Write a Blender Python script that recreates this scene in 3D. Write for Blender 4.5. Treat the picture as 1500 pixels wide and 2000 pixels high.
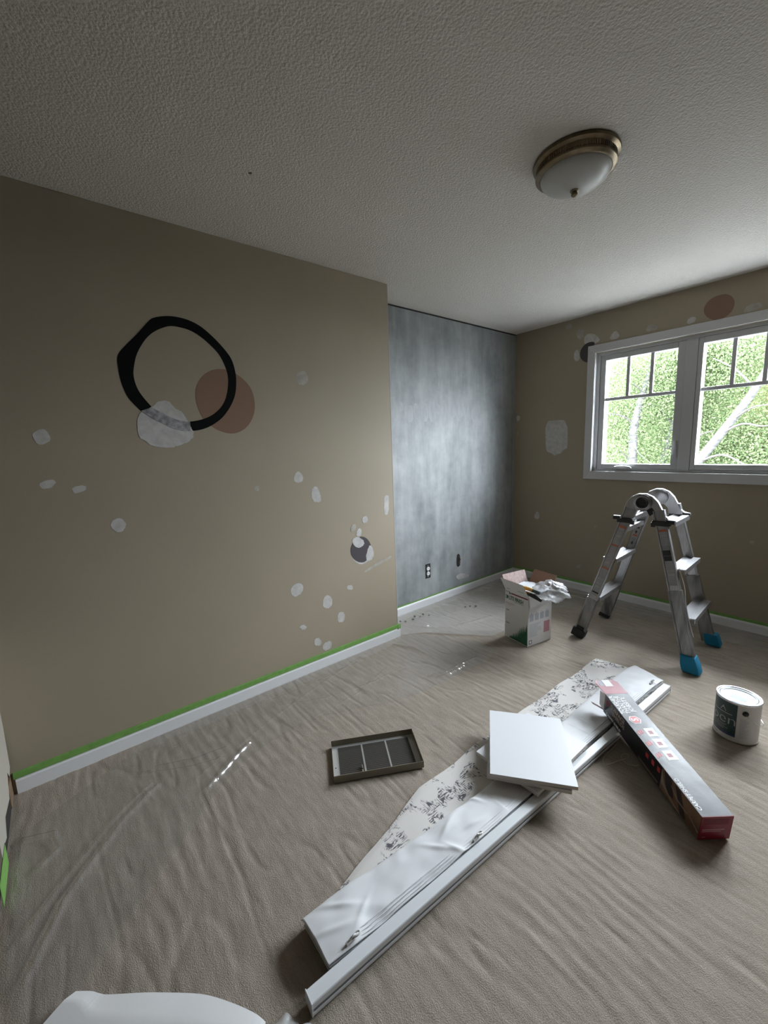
import bpy, bmesh, math, random
import numpy as np
from mathutils import Matrix, Vector

for _o in list(bpy.data.objects):
    bpy.data.objects.remove(_o)
SC = bpy.context.scene
COL = SC.collection
R = math.radians
rng = random.Random(7)

# ------------------------------------------------------------------ camera
CAM_R = Vector((0.628651, 0.776888, -0.035261))
CAM_U = Vector((-0.098559, 0.124564, 0.987304))
CAM_F = Vector((-0.771417, 0.617195, -0.154877))
cam = bpy.data.cameras.new('camera')
cam.sensor_fit = 'HORIZONTAL'
cam.sensor_width = 36.0
cam.lens = 802.56 / 1500 * 36.0
cam.clip_start = 0.02
camo = bpy.data.objects.new('camera', cam)
COL.objects.link(camo)
camo.matrix_world = Matrix(((CAM_R.x, CAM_U.x, -CAM_F.x, 2.205), (CAM_R.y, CAM_U.y, -CAM_F.y, 0.0),
                            (CAM_R.z, CAM_U.z, -CAM_F.z, 1.386), (0, 0, 0, 1)))
SC.camera = camo

# ------------------------------------------------------------------ sky, light through the window, exposure
world = bpy.data.worlds.new('overcast_sky')
SC.world = world
world.use_nodes = True
bg = world.node_tree.nodes['Background']
bg.inputs[0].default_value = (0.90, 0.96, 1.06, 1)
# standard overcast sky: three times as bright overhead as at the horizon
_nt = world.node_tree
_tc = _nt.nodes.new('ShaderNodeTexCoord')
_sx = _nt.nodes.new('ShaderNodeSeparateXYZ')
_mx = _nt.nodes.new('ShaderNodeMath')
_mx.operation = 'MAXIMUM'
_mx.inputs[1].default_value = 0.0
_ma = _nt.nodes.new('ShaderNodeMath')
_ma.operation = 'MULTIPLY_ADD'
_ma.inputs[1].default_value = 8.0
_ma.inputs[2].default_value = 4.0
_nt.links.new(_tc.outputs['Generated'], _sx.inputs[0])
_nt.links.new(_sx.outputs[2], _mx.inputs[0])
_nt.links.new(_mx.outputs[0], _ma.inputs[0])
_nt.links.new(_ma.outputs[0], bg.inputs[1])
portal = bpy.data.lights.new('window_portal', 'AREA')
portal.shape = 'RECTANGLE'
portal.size, portal.size_y = 2.1, 1.05
portal.cycles.is_portal = True
po = bpy.data.objects.new('window_portal', portal)
COL.objects.link(po)
po.location = (1.515, 3.90, 1.615)
po.rotation_euler = (R(-90), 0, 0)

SC.view_settings.view_transform = 'Standard'
SC.view_settings.look = 'None'
SC.view_settings.exposure = 3.2
SC.view_settings.gamma = 1.0
SC.view_settings.use_curve_mapping = False
cy = SC.cycles
cy.use_denoising = True
cy.max_bounces = 14
cy.diffuse_bounces = 9
cy.glossy_bounces = 5
cy.transmission_bounces = 8
cy.transparent_max_bounces = 16
cy.caustics_reflective = False
cy.caustics_refractive = False
cy.sample_clamp_indirect = 6.0

# ------------------------------------------------------------------ materials
def nd(nt, t, **kw):
    n = nt.nodes.new(t)
    for k, v in kw.items():
        if hasattr(n, k):
            setattr(n, k, v)
        else:
            n.inputs[k.replace('_', ' ')].default_value = v
    return n

def mat(name, col, rough=0.6, metal=0.0, noise=None, bump=None, spec=0.5, stretch=None, var=None, trans=0.0):
    """principled; noise=(scale, amount) tints the colour, bump=(scale, strength, distance), var=second colour mixed by noise"""
    m = bpy.data.materials.new(name)
    m.use_nodes = True
    nt = m.node_tree
    b = nt.nodes['Principled BSDF']
    b.inputs['Base Color'].default_value = (*col, 1)
    b.inputs['Roughness'].default_value = rough
    b.inputs['Metallic'].default_value = metal
    b.inputs['Specular IOR Level'].default_value = spec
    tc = nd(nt, 'ShaderNodeTexCoord')
    src = tc.outputs['Object']
    if stretch:
        mp = nd(nt, 'ShaderNodeMapping')
        mp.inputs['Scale'].default_value = stretch
        nt.links.new(src, mp.inputs[0])
        src = mp.outputs[0]
    if noise or var:
        sc, am = noise or (5, 1)
        n = nd(nt, 'ShaderNodeTexNoise')
        n.inputs['Scale'].default_value = sc
        n.inputs['Detail'].default_value = 5
        nt.links.new(src, n.inputs['Vector'])
        mx = nd(nt, 'ShaderNodeMix', data_type='RGBA')
        c2 = var or tuple(max(0, c * (1 - am)) for c in col)
        mx.inputs[6].default_value = (*col, 1)
        mx.inputs[7].default_value = (*c2, 1)
        rp = nd(nt, 'ShaderNodeValToRGB')
        rp.color_ramp.elements[0].position = 0.36
        rp.color_ramp.elements[1].position = 0.66
        nt.links.new(n.outputs[0], rp.inputs[0])
        nt.links.new(rp.outputs[0], mx.inputs[0])
        nt.links.new(mx.outputs[2], b.inputs['Base Color'])
    if bump:
        n2 = nd(nt, 'ShaderNodeTexNoise')
        n2.inputs['Scale'].default_value = bump[0]
        n2.inputs['Detail'].default_value = 3
        nt.links.new(src, n2.inputs['Vector'])
        bp = nd(nt, 'ShaderNodeBump')
        bp.inputs['Strength'].default_value = bump[1]
        bp.inputs['Distance'].default_value = bump[2]
        nt.links.new(n2.outputs[0], bp.inputs['Height'])
        nt.links.new(bp.outputs[0], b.inputs['Normal'])
    return m

M = {}
M['tan_wall'] = mat('tan_wall_paint', (0.345, 0.293, 0.217), 0.62, noise=(3, 0.03), bump=(220, 0.12, 0.002), spec=0.35)
M['dark_wall'] = mat('bounce_cut_wall_brown', (0.11, 0.09, 0.07), 0.7, noise=(3, 0.03))  # dark colour made up for the out-of-view walls, to cut bounced light
M['bead'] = mat('worn_corner_bead', (0.40, 0.37, 0.34), 0.7)
M['ply'] = mat('spackle_white', (0.54, 0.52, 0.50), 0.85, noise=(26, 0.20), bump=(60, 0.3, 0.002))
M['ply_thin'] = mat('spackle_skim', (0.42, 0.385, 0.335), 0.85, noise=(22, 0.22), bump=(60, 0.3, 0.002))
M['decal_black'] = mat('decal_black', (0.004, 0.004, 0.004), 0.8, spec=0.12)
M['decal_brown'] = mat('decal_brown', (0.235, 0.148, 0.10), 0.75, spec=0.2)
M['decal_dark'] = mat('decal_charcoal', (0.075, 0.068, 0.072), 0.75, spec=0.2)
M['sanded'] = mat('sanded_grey', (0.20, 0.19, 0.20), 0.9, noise=(45, 1), var=(0.40, 0.385, 0.39))
M['white_trim'] = mat('white_trim_paint', (0.76, 0.765, 0.78), 0.4, noise=(4, 0.03))
M['white_vinyl'] = mat('white_window_vinyl', (0.50, 0.505, 0.515), 0.35)
M['casing'] = mat('white_casing_paint', (0.54, 0.54, 0.545), 0.4)
M['cream_paper'] = mat('cream_drywall_paper', (0.40, 0.37, 0.32), 0.8)
M['tape'] = mat('green_painters_tape', (0.185, 0.385, 0.09), 0.6, noise=(40, 0.15))
M['dark_gap'] = mat('dark_gap', (0.02, 0.018, 0.016), 0.9)
M['bare_wood'] = mat('bare_board', (0.22, 0.14, 0.08), 0.8, noise=(20, 0.3))
M['alu'] = mat('brushed_aluminium', (0.47, 0.465, 0.475), 0.33, 0.9, noise=(30, 0.22), stretch=(6, 6, 0.6))
M['alu_dirty'] = mat('scuffed_aluminium', (0.31, 0.305, 0.30), 0.45, 0.75, noise=(9, 1), var=(0.13, 0.125, 0.12), stretch=(3, 3, 0.5))
M['black_plastic'] = mat('black_plastic', (0.014, 0.014, 0.015), 0.45)
M['rubber'] = mat('black_rubber', (0.018, 0.019, 0.019), 0.75, noise=(60, 0.3))
M['sock'] = mat('blue_fabric_sock', (0.008, 0.20, 0.36), 0.8, bump=(200, 0.3, 0.001))
M['label_grey'] = mat('grey_sticker', (0.36, 0.35, 0.34), 0.5, noise=(30, 0.2))
M['ink'] = mat('dark_ink', (0.02, 0.02, 0.022), 0.6)
M['ink_grey'] = mat('grey_ink', (0.24, 0.24, 0.25), 0.6)
M['ink_orange'] = mat('orange_ink', (0.42, 0.11, 0.04), 0.6)
M['ink_white'] = mat('white_ink', (0.80, 0.80, 0.80), 0.5)
M['card_white'] = mat('white_carton', (0.66, 0.65, 0.64), 0.6, noise=(6, 0.05))
M['card_brown'] = mat('brown_cardboard', (0.33, 0.20, 0.14), 0.85, noise=(30, 0.12), stretch=(8, 1, 1))
M['card_pale'] = mat('pale_cardboard', (0.56, 0.43, 0.40), 0.85, noise=(24, 0.35), stretch=(6, 6, 0.5))  # pale pinkish cardboard with darker streaks
M['ink_green'] = mat('forest_green_ink', (0.02, 0.12, 0.055), 0.6, noise=(30, 0.3))
M['ink_maroon'] = mat('maroon_ink', (0.20, 0.01, 0.035), 0.6)
M['ink_pink'] = mat('pink_ink', (0.45, 0.22, 0.25), 0.6)
M['ink_bluegrey'] = mat('blue_grey_ink', (0.40, 0.42, 0.46), 0.6)
M['paper'] = mat('white_paper', (0.60, 0.62, 0.66), 0.6)
M['yellow'] = mat('yellow_plastic', (0.55, 0.35, 0.07), 0.45)
M['teal_dark'] = mat('dark_teal_plastic', (0.05, 0.085, 0.085), 0.4)
M['lining'] = mat('white_blind_lining', (0.76, 0.765, 0.78), 0.7, noise=(3, 0.04), bump=(300, 0.08, 0.001))
M['rail_white'] = mat('white_headrail', (0.73, 0.75, 0.77), 0.35)
M['rail_grey'] = mat('grey_track', (0.22, 0.225, 0.25), 0.35, 0.4)
M['cord'] = mat('cream_cord', (0.58, 0.52, 0.40), 0.7)
M['ring_plastic'] = mat('pale_ring_plastic', (0.55, 0.54, 0.52), 0.25)
M['melamine'] = mat('white_melamine', (0.735, 0.74, 0.765), 0.42)
M['melamine_edge'] = mat('cream_board_edge', (0.58, 0.54, 0.49), 0.6)
M['carton_black'] = mat('black_glossy_carton', (0.013, 0.013, 0.016), 0.30, bump=(14, 0.25, 0.004), spec=0.4)
M['carton_red'] = mat('red_glossy_carton', (0.27, 0.010, 0.028), 0.35, noise=(12, 0.15))
M['ink_red'] = mat('red_ink', (0.48, 0.03, 0.03), 0.45)
M['ink_tan'] = mat('tan_ink', (0.36, 0.29, 0.24), 0.5)
M['photo_tan'] = mat('photo_print_tan', (0.26, 0.15, 0.09), 0.35, noise=(14, 1), var=(0.13, 0.075, 0.05))
M['photo_dark'] = mat('photo_print_dark', (0.035, 0.028, 0.03), 0.35)
M['photo_pale'] = mat('photo_print_pale', (0.34, 0.26, 0.21), 0.4)
M['can_white'] = mat('white_can_label', (0.58, 0.56, 0.55), 0.4)
M['can_green'] = mat('dark_green_can_label', (0.012, 0.045, 0.042), 0.35)
M['can_blue'] = mat('navy_band', (0.04, 0.05, 0.14), 0.4)
M['can_metal'] = mat('can_rim_metal', (0.66, 0.67, 0.70), 0.25, 0.9)
M['can_lid'] = mat('white_can_lid', (0.74, 0.80, 0.80), 0.35)
M['vent'] = mat('grey_vent_enamel', (0.46, 0.455, 0.44), 0.45)
M['vent_in'] = mat('olive_vent_enamel', (0.25, 0.225, 0.165), 0.5)
M['vent_slat'] = mat('louver_with_gap_shade', (0.105, 0.10, 0.09), 0.5)  # slats coloured darker to carry the shade of the gaps between them
M['brass'] = mat('antique_brass', (0.20, 0.155, 0.095), 0.30, 0.9, noise=(30, 0.35))
M['glass_bowl'] = mat('frosted_glass_bowl', (0.54, 0.545, 0.52), 0.35)
M['sheet'] = mat('white_foam_sheet', (0.72, 0.715, 0.72), 0.75, bump=(120, 0.1, 0.001))
M['grass'] = mat('gravel_yard', (0.10, 0.098, 0.093), 0.9, noise=(2, 0.3))
M['outlet_white'] = mat('white_receptacle', (0.74, 0.74, 0.73), 0.4)
M['crumb'] = mat('plaster_crumb', (0.10, 0.10, 0.11), 0.9)
M['stain'] = mat('ceiling_stain', (0.16, 0.12, 0.10), 0.9)

def ceiling_mat():
    m = mat('popcorn_ceiling', (0.77, 0.74, 0.695), 0.9, spec=0.1)
    nt = m.node_tree
    b = nt.nodes['Principled BSDF']
    tc = nd(nt, 'ShaderNodeTexCoord')
    n1 = nd(nt, 'ShaderNodeTexNoise')
    n1.inputs['Scale'].default_value = 105
    n1.inputs['Detail'].default_value = 4
    n1.inputs['Roughness'].default_value = 0.6
    v = nd(nt, 'ShaderNodeTexVoronoi')
    v.inputs['Scale'].default_value = 125
    for n in (n1, v):
        nt.links.new(tc.outputs['Object'], n.inputs['Vector'])
    mt = nd(nt, 'ShaderNodeMath', operation='SUBTRACT')
    nt.links.new(n1.outputs[0], mt.inputs[0])
    sm = nd(nt, 'ShaderNodeMath', operation='MULTIPLY')
    sm.inputs[1].default_value = 0.45
    nt.links.new(v.outputs['Distance'], sm.inputs[0])
    nt.links.new(sm.outputs[0], mt.inputs[1])
    bp = nd(nt, 'ShaderNodeBump')
    bp.inputs['Strength'].default_value = 0.6
    bp.inputs['Distance'].default_value = 0.010
    nt.links.new(mt.outputs[0], bp.inputs['Height'])
    nt.links.new(bp.outputs[0], b.inputs['Normal'])
    return m
M['ceiling'] = ceiling_mat()

def carpet_mat():
    m = mat('beige_plush_carpet', (0.40, 0.345, 0.295), 0.95, spec=0.1)
    nt = m.node_tree
    b = nt.nodes['Principled BSDF']
    tc = nd(nt, 'ShaderNodeTexCoord')
    n1 = nd(nt, 'ShaderNodeTexNoise')
    n1.inputs['Scale'].default_value = 400
    n1.inputs['Detail'].default_value = 4
    mp = nd(nt, 'ShaderNodeMapping')
    mp.inputs['Scale'].default_value = (9, 55, 1)
    n2 = nd(nt, 'ShaderNodeTexNoise')
    n2.inputs['Scale'].default_value = 1.0
    n2.inputs['Detail'].default_value = 4
    nt.links.new(tc.outputs['Object'], n1.inputs['Vector'])
    nt.links.new(tc.outputs['Object'], mp.inputs[0])
    nt.links.new(mp.outputs[0], n2.inputs['Vector'])
    add = nd(nt, 'ShaderNodeMath', operation='ADD')
    nt.links.new(n1.outputs[0], add.inputs[0])
    nt.links.new(n2.outputs[0], add.inputs[1])
    rp = nd(nt, 'ShaderNodeValToRGB')
    rp.color_ramp.elements[0].position = 0.30
    rp.color_ramp.elements[0].color = (0.27, 0.228, 0.186, 1)
    rp.color_ramp.elements[1].position = 0.72
    rp.color_ramp.elements[1].color = (0.47, 0.405, 0.340, 1)
    hf = nd(nt, 'ShaderNodeMath', operation='MULTIPLY')
    hf.inputs[1].default_value = 0.5
    nt.links.new(add.outputs[0], hf.inputs[0])
    nt.links.new(hf.outputs[0], rp.inputs[0])
    nt.links.new(rp.outputs[0], b.inputs['Base Color'])
    bp = nd(nt, 'ShaderNodeBump')
    bp.inputs['Strength'].default_value = 0.7
    bp.inputs['Distance'].default_value = 0.0042
    wm = nd(nt, 'ShaderNodeMath', operation='MULTIPLY_ADD')
    wm.inputs[1].default_value = 0.45
    nt.links.new(n2.outputs[0], wm.inputs[0])
    nt.links.new(n1.outputs[0], wm.inputs[2])
    nt.links.new(wm.outputs[0], bp.inputs['Height'])
    nt.links.new(bp.outputs[0], b.inputs['Normal'])
    return m
M['carpet'] = carpet_mat()

def alcove_mat():
    """patchy grey-blue wall: vertical roller streaks of pale primer over an older coat, with a horizontal band of knife strokes"""
    m = mat('patchy_primed_wall', (0.45, 0.48, 0.50), 0.55, spec=0.4)
    nt = m.node_tree
    b = nt.nodes['Principled BSDF']
    tc = nd(nt, 'ShaderNodeTexCoord')
    def noi(scale, mapping):
        mp = nd(nt, 'ShaderNodeMapping')
        mp.inputs['Scale'].default_value = mapping
        n = nd(nt, 'ShaderNodeTexNoise')
        n.inputs['Scale'].default_value = scale
        n.inputs['Detail'].default_value = 5
        n.inputs['Roughness'].default_value = 0.6
        nt.links.new(tc.outputs['Object'], mp.inputs[0])
        nt.links.new(mp.outputs[0], n.inputs['Vector'])
        return n.outputs[0]
    a = noi(1, (1, 9, 1.3))
    c = noi(1, (1, 4, 3.5))
    d = noi(1, (1, 14, 14))
    s1 = nd(nt, 'ShaderNodeMath', operation='ADD')
    s2 = nd(nt, 'ShaderNodeMath', operation='MULTIPLY_ADD')
    nt.links.new(a, s1.inputs[0]); nt.links.new(c, s1.inputs[1])
    s2.inputs[1].default_value = 0.35
    nt.links.new(d, s2.inputs[0]); nt.links.new(s1.outputs[0], s2.inputs[2])
    hf = nd(nt, 'ShaderNodeMath', operation='MULTIPLY')
    hf.inputs[1].default_value = 1 / 2.35
    nt.links.new(s2.outputs[0], hf.inputs[0])
    rp = nd(nt, 'ShaderNodeValToRGB')
    rp.color_ramp.elements[0].position = 0.38
    rp.color_ramp.elements[0].color = (0.195, 0.214, 0.218, 1)
    rp.color_ramp.elements[1].position = 0.62
    rp.color_ramp.elements[1].color = (0.375, 0.39, 0.395, 1)
    nt.links.new(hf.outputs[0], rp.inputs[0])
    nt.links.new(rp.outputs[0], b.inputs['Base Color'])
    bp = nd(nt, 'ShaderNodeBump')
    bp.inputs['Strength'].default_value = 0.15
    bp.inputs['Distance'].default_value = 0.003
    nt.links.new(hf.outputs[0], bp.inputs['Height'])
    nt.links.new(bp.outputs[0], b.inputs['Normal'])
    return m
M['alcove'] = alcove_mat()
M['primer'] = mat('pale_primer_stroke', (0.345, 0.363, 0.367), 0.6, noise=(6, 0.16), stretch=(1, 6, 2))

def clear_mat(name, haze, fac, tint=(1, 1, 1), rough=0.05, fres=True):
    """thin clear sheet: transparent, with a fresnel gloss and a little white haze"""
    m = bpy.data.materials.new(name)
    m.use_nodes = True
    nt = m.node_tree
    nt.nodes.clear()
    out = nd(nt, 'ShaderNodeOutputMaterial')
    tr = nd(nt, 'ShaderNodeBsdfTransparent')
    tr.inputs[0].default_value = (*tint, 1)
    gl = nd(nt, 'ShaderNodeBsdfGlossy')
    gl.inputs['Roughness'].default_value = rough
    df = nd(nt, 'ShaderNodeBsdfDiffuse')
    df.inputs[0].default_value = (0.8, 0.81, 0.83, 1)
    m1 = nd(nt, 'ShaderNodeMixShader')
    m1.inputs[0].default_value = haze
    nt.links.new(tr.outputs[0], m1.inputs[1])
    nt.links.new(df.outputs[0], m1.inputs[2])
    m2 = nd(nt, 'ShaderNodeMixShader')
    if fres:
        lw = nd(nt, 'ShaderNodeLayerWeight')
        lw.inputs[0].default_value = 0.5
        pw = nd(nt, 'ShaderNodeMath', operation='POWER')
        pw.inputs[1].default_value = 4.5
        nt.links.new(lw.outputs['Facing'], pw.inputs[0])
        ma = nd(nt, 'ShaderNodeMath', operation='MULTIPLY_ADD')
        ma.inputs[1].default_value = 0.9
        ma.inputs[2].default_value = fac
        nt.links.new(pw.outputs[0], ma.inputs[0])
        nt.links.new(ma.outputs[0], m2.inputs[0])
    else:
        m2.inputs[0].default_value = fac
    nt.links.new(m1.outputs[0], m2.inputs[1])
    nt.links.new(gl.outputs[0], m2.inputs[2])
    nt.links.new(m2.outputs[0], out.inputs[0])
    return m
M['pane'] = clear_mat('window_glass', 0.0, 0.04, (0.97, 0.985, 0.975), 0.0, False)
M['film'] = clear_mat('clear_plastic_film', 0.065, 0.05, rough=0.12)
M['film_thick'] = clear_mat('cloudy_plastic_film', 0.22, 0.05, rough=0.10)
M['bag'] = clear_mat('clear_plastic_bag', 0.34, 0.03, rough=0.35)

def leaf_mat(name, c1, c2):
    m = bpy.data.materials.new(name)
    m.use_nodes = True
    nt = m.node_tree
    nt.nodes.clear()
    out = nd(nt, 'ShaderNodeOutputMaterial')
    g = nd(nt, 'ShaderNodeNewGeometry')
    mx = nd(nt, 'ShaderNodeMix', data_type='RGBA')
    mx.inputs[6].default_value = (*c1, 1)
    mx.inputs[7].default_value = (*c2, 1)
    nt.links.new(g.outputs['Random Per Island'], mx.inputs[0])
    d = nd(nt, 'ShaderNodeBsdfDiffuse')
    t = nd(nt, 'ShaderNodeBsdfTranslucent')
    nt.links.new(mx.outputs[2], d.inputs[0])
    nt.links.new(mx.outputs[2], t.inputs[0])
    m1 = nd(nt, 'ShaderNodeMixShader')
    m1.inputs[0].default_value = 0.5
    nt.links.new(d.outputs[0], m1.inputs[1])
    nt.links.new(t.outputs[0], m1.inputs[2])
    nt.links.new(m1.outputs[0], out.inputs[0])
    return m
M['leaf'] = leaf_mat('birch_leaf', (0.052, 0.080, 0.034), (0.135, 0.160, 0.085))
M['leaf_yellow'] = leaf_mat('yellowing_leaf', (0.105, 0.115, 0.050), (0.20, 0.18, 0.085))
M['bark'] = mat('birch_bark', (0.042, 0.041, 0.042), 0.8, noise=(3.4, 1), var=(0.007, 0.006, 0.006), stretch=(1.5, 1.5, 6))
M['twig'] = mat('dark_twig', (0.016, 0.013, 0.011), 0.8)

def toile_mat():
    """cream cloth printed with grey engraving-like scenes"""
    m = mat('toile_print_fabric', (0.70, 0.67, 0.64), 0.8)
    nt = m.node_tree
    b = nt.nodes['Principled BSDF']
    tc = nd(nt, 'ShaderNodeTexCoord')
    def cut(scale, lo, hi, detail=2, stretch=(1, 1, 1), turn=0.0):
        mp = nd(nt, 'ShaderNodeMapping')
        mp.inputs['Rotation'].default_value = (0, 0, turn)
        mp.inputs['Scale'].default_value = stretch
        n = nd(nt, 'ShaderNodeTexNoise')
        n.inputs['Scale'].default_value = scale
        n.inputs['Detail'].default_value = detail
        n.inputs['Distortion'].default_value = 0.4
        r = nd(nt, 'ShaderNodeValToRGB')
        r.color_ramp.elements[0].position = lo
        r.color_ramp.elements[1].position = hi
        nt.links.new(tc.outputs['Object'], mp.inputs[0])
        nt.links.new(mp.outputs[0], n.inputs['Vector'])
        nt.links.new(n.outputs[0], r.inputs[0])
        return r.outputs[0]
    def op(kind, a, b_):
        m_ = nd(nt, 'ShaderNodeMath', operation=kind)
        nt.links.new(a, m_.inputs[0]); nt.links.new(b_, m_.inputs[1])
        return m_.outputs[0]
    scene_mask = cut(7.5, 0.47, 0.50, 3)
    h1 = cut(1, 0.50, 0.58, 2, (230, 30, 1), 0.5)
    h2 = cut(1, 0.50, 0.58, 2, (40, 260, 1), 0.3)
    pick = cut(17, 0.48, 0.52, 1)
    dark = cut(42, 0.58, 0.62, 3)
    sel = nd(nt, 'ShaderNodeMix', data_type='FLOAT')
    nt.links.new(pick, sel.inputs[0]); nt.links.new(h1, sel.inputs[2]); nt.links.new(h2, sel.inputs[3])
    ink = op('MAXIMUM', sel.outputs[0], dark)
    gaps = cut(26, 0.40, 0.46, 2)
    mu_out = op('MULTIPLY', op('MULTIPLY', ink, scene_mask), gaps)
    mx = nd(nt, 'ShaderNodeMix', data_type='RGBA')
    mx.inputs[6].default_value = (0.70, 0.67, 0.64, 1)
    mx.inputs[7].default_value = (0.10, 0.095, 0.11, 1)
    nt.links.new(mu_out, mx.inputs[0])
    nt.links.new(mx.outputs[2], b.inputs['Base Color'])
    return m
M['toile'] = toile_mat()

# ------------------------------------------------------------------ mesh helpers
class MB:
    def __init__(s):
        s.v, s.f, s.m = [], [], []
    def add(s, vs, fs, mi=0, X=None):
        o = len(s.v)
        for p in vs:
            s.v.append(tuple(X @ Vector(p)) if X is not None else tuple(p))
        for f in fs:
            s.f.append(tuple(o + i for i in f))
            s.m.append(mi)
        return s
    def box(s, x0, x1, y0, y1, z0, z1, mi=0, X=None):
        vs = [(x0, y0, z0), (x1, y0, z0), (x1, y1, z0), (x0, y1, z0), (x0, y0, z1), (x1, y0, z1), (x1, y1, z1), (x0, y1, z1)]
        return s.add(vs, [(0, 3, 2, 1), (4, 5, 6, 7), (0, 1, 5, 4), (1, 2, 6, 5), (2, 3, 7, 6), (3, 0, 4, 7)], mi, X)
    def prism(s, poly, z0, z1, mi=0, X=None):
        n = len(poly)
        vs = [(a, b, z0) for a, b in poly] + [(a, b, z1) for a, b in poly]
        fs = [tuple(range(n - 1, -1, -1)), tuple(range(n, 2 * n))] + [(i, (i + 1) % n, n + (i + 1) % n, n + i) for i in range(n)]
        return s.add(vs, fs, mi, X)
    def tube(s, pts, r, n=8, mi=0, X=None, cap=True):
        pts = [Vector(p) for p in pts]
        rs = r if isinstance(r, (list, tuple)) else [r] * len(pts)
        vs, fs = [], []
        a = None
        for i, p in enumerate(pts):
            t = (pts[min(i + 1, len(pts) - 1)] - pts[max(i - 1, 0)]).normalized()
            if a is None:
                a = t.orthogonal().normalized()
            a = (a - t * a.dot(t)).normalized()
            b = t.cross(a)
            for k in range(n):
                w = 2 * math.pi * k / n
                vs.append(p + (a * math.cos(w) + b * math.sin(w)) * rs[i])
        for i in range(len(pts) - 1):
            for k in range(n):
                k2 = (k + 1) % n
                fs.append((i * n + k, i * n + k2, (i + 1) * n + k2, (i + 1) * n + k))
        if cap:
            fs.append(tuple(range(n - 1, -1, -1)))
            fs.append(tuple(range((len(pts) - 1) * n, len(pts) * n)))
        return s.add(vs, fs, mi, X)
    def lathe(s, prof, n=48, mi=0, X=None):
        vs, fs = [], []
        for r, z in prof:
            for k in range(n):
                w = 2 * math.pi * k / n
                vs.append((r * math.cos(w), r * math.sin(w), z))
        for i in range(len(prof) - 1):
            for k in range(n):
                k2 = (k + 1) % n
                fs.append((i * n + k, i * n + k2, (i + 1) * n + k2, (i + 1) * n + k))
        return s.add(vs, fs, mi, X)
    def sweep(s, prof, P0, P1, side=(0, 1, 0), mi=0, X=None):
        """extrude a 2-D profile (a, b) from P0 to P1; b runs along 'side', a across it"""
        P0, P1 = Vector(P0), Vector(P1)
        t = (P1 - P0).normalized()
        b = Vector(side)
        b = (b - t * b.dot(t)).normalized()
        a = b.cross(t)
        n = len(prof)
        vs = [P0 + a * u + b * w for u, w in prof] + [P1 + a * u + b * w for u, w in prof]
        fs = [tuple(range(n - 1, -1, -1)), tuple(range(n, 2 * n))] + [(i, (i + 1) % n, n + (i + 1) % n, n + i) for i in range(n)]
        return s.add(vs, fs, mi, X)
    def mesh(s, name, mats, smooth=False, bevel=0, off=(0, 0, 0), seg=2):
        me = bpy.data.meshes.new(name)
        o = Vector(off)
        me.from_pydata([tuple(Vector(p) - o) for p in s.v], [], s.f)
        for m in (mats if isinstance(mats, (list, tuple)) else [mats]):
            me.materials.append(m)
        me.polygons.foreach_set('material_index', s.m)
        bm = bmesh.new()
        bm.from_mesh(me)
        bmesh.ops.recalc_face_normals(bm, faces=bm.faces)
        if bevel:
            ed = [e for e in bm.edges if len(e.link_faces) == 2 and e.calc_face_angle(0) > 0.5]
            bmesh.ops.bevel(bm, geom=ed, offset=bevel, segments=seg, profile=0.6, affect='EDGES')
        bm.to_mesh(me)
        bm.free()
        if smooth:
            me.polygons.foreach_set('use_smooth', [True] * len(me.polygons))
            if smooth != 'all':
                me.set_sharp_from_angle(angle=R(38))
        me.update()
        return me

def link(name, me, parent=None):
    o = bpy.data.objects.new(name, me)
    COL.objects.link(o)
    if parent is not None:
        o.parent = parent
    return o

def tag(o, label=None, cat=None, group=None, kind=None):
    for k, v in (('label', label), ('category', cat), ('group', group), ('kind', kind)):
        if v:
            o[k] = v
    return o

class Thing:
    """an Empty at the thing's base; parts come in the root's own frame (or in room coordinates if world=True)"""
    def __init__(s, name, label, cat, loc, rz=0, group=None, kind=None, world=False):
        s.root = bpy.data.objects.new(name, None)
        s.root.empty_display_size = 0.05
        COL.objects.link(s.root)
        s.root.location = loc
        s.root.rotation_euler = (0, 0, rz)
        s.off = Vector(loc) if world else Vector((0, 0, 0))
        tag(s.root, label, cat, group, kind)
    def part(s, name, mb, m, parent=None, label=None, kind=None, **kw):
        o = link(name, mb.mesh(name, m, off=s.off, **kw), parent or s.root)
        return tag(o, label, None, None, kind)

def single(name, mb, m, label=None, cat=None, group=None, kind=None, **kw):
    """a one-mesh object with its origin at its base"""
    xs = np.array(mb.v)
    c = ((xs[:, 0].min() + xs[:, 0].max()) / 2, (xs[:, 1].min() + xs[:, 1].max()) / 2, xs[:, 2].min())
    if kind == 'structure':
        c = (0, 0, 0)
    o = link(name, mb.mesh(name, m, off=c, **kw))
    o.location = c
    return tag(o, label, cat, group, kind)

def smooth_poly(p, it=2):
    for _ in range(it):
        q = []
        for i in range(len(p)):
            a, b = p[i], p[(i + 1) % len(p)]
            q += [(a[0] * .75 + b[0] * .25, a[1] * .75 + b[1] * .25), (a[0] * .25 + b[0] * .75, a[1] * .25 + b[1] * .75)]
        p = q
    return p

def ragged(p, amp, seed):
    """resample an outline finely and fray it a little, as a putty knife leaves it"""
    r_ = random.Random(seed)
    q = smooth_poly(p, 1)
    out = []
    for i in range(len(q)):
        a, b = Vector((*q[i], 0)), Vector((*q[(i + 1) % len(q)], 0))
        k = max(1, int((b - a).length / 0.007))
        nrm = Vector((b.y - a.y, a.x - b.x, 0)).normalized()
        for j in range(k):
            c = a.lerp(b, j / k) + nrm * r_.uniform(-amp * .6, amp)
            out.append((c.x, c.y))
    return out

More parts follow.
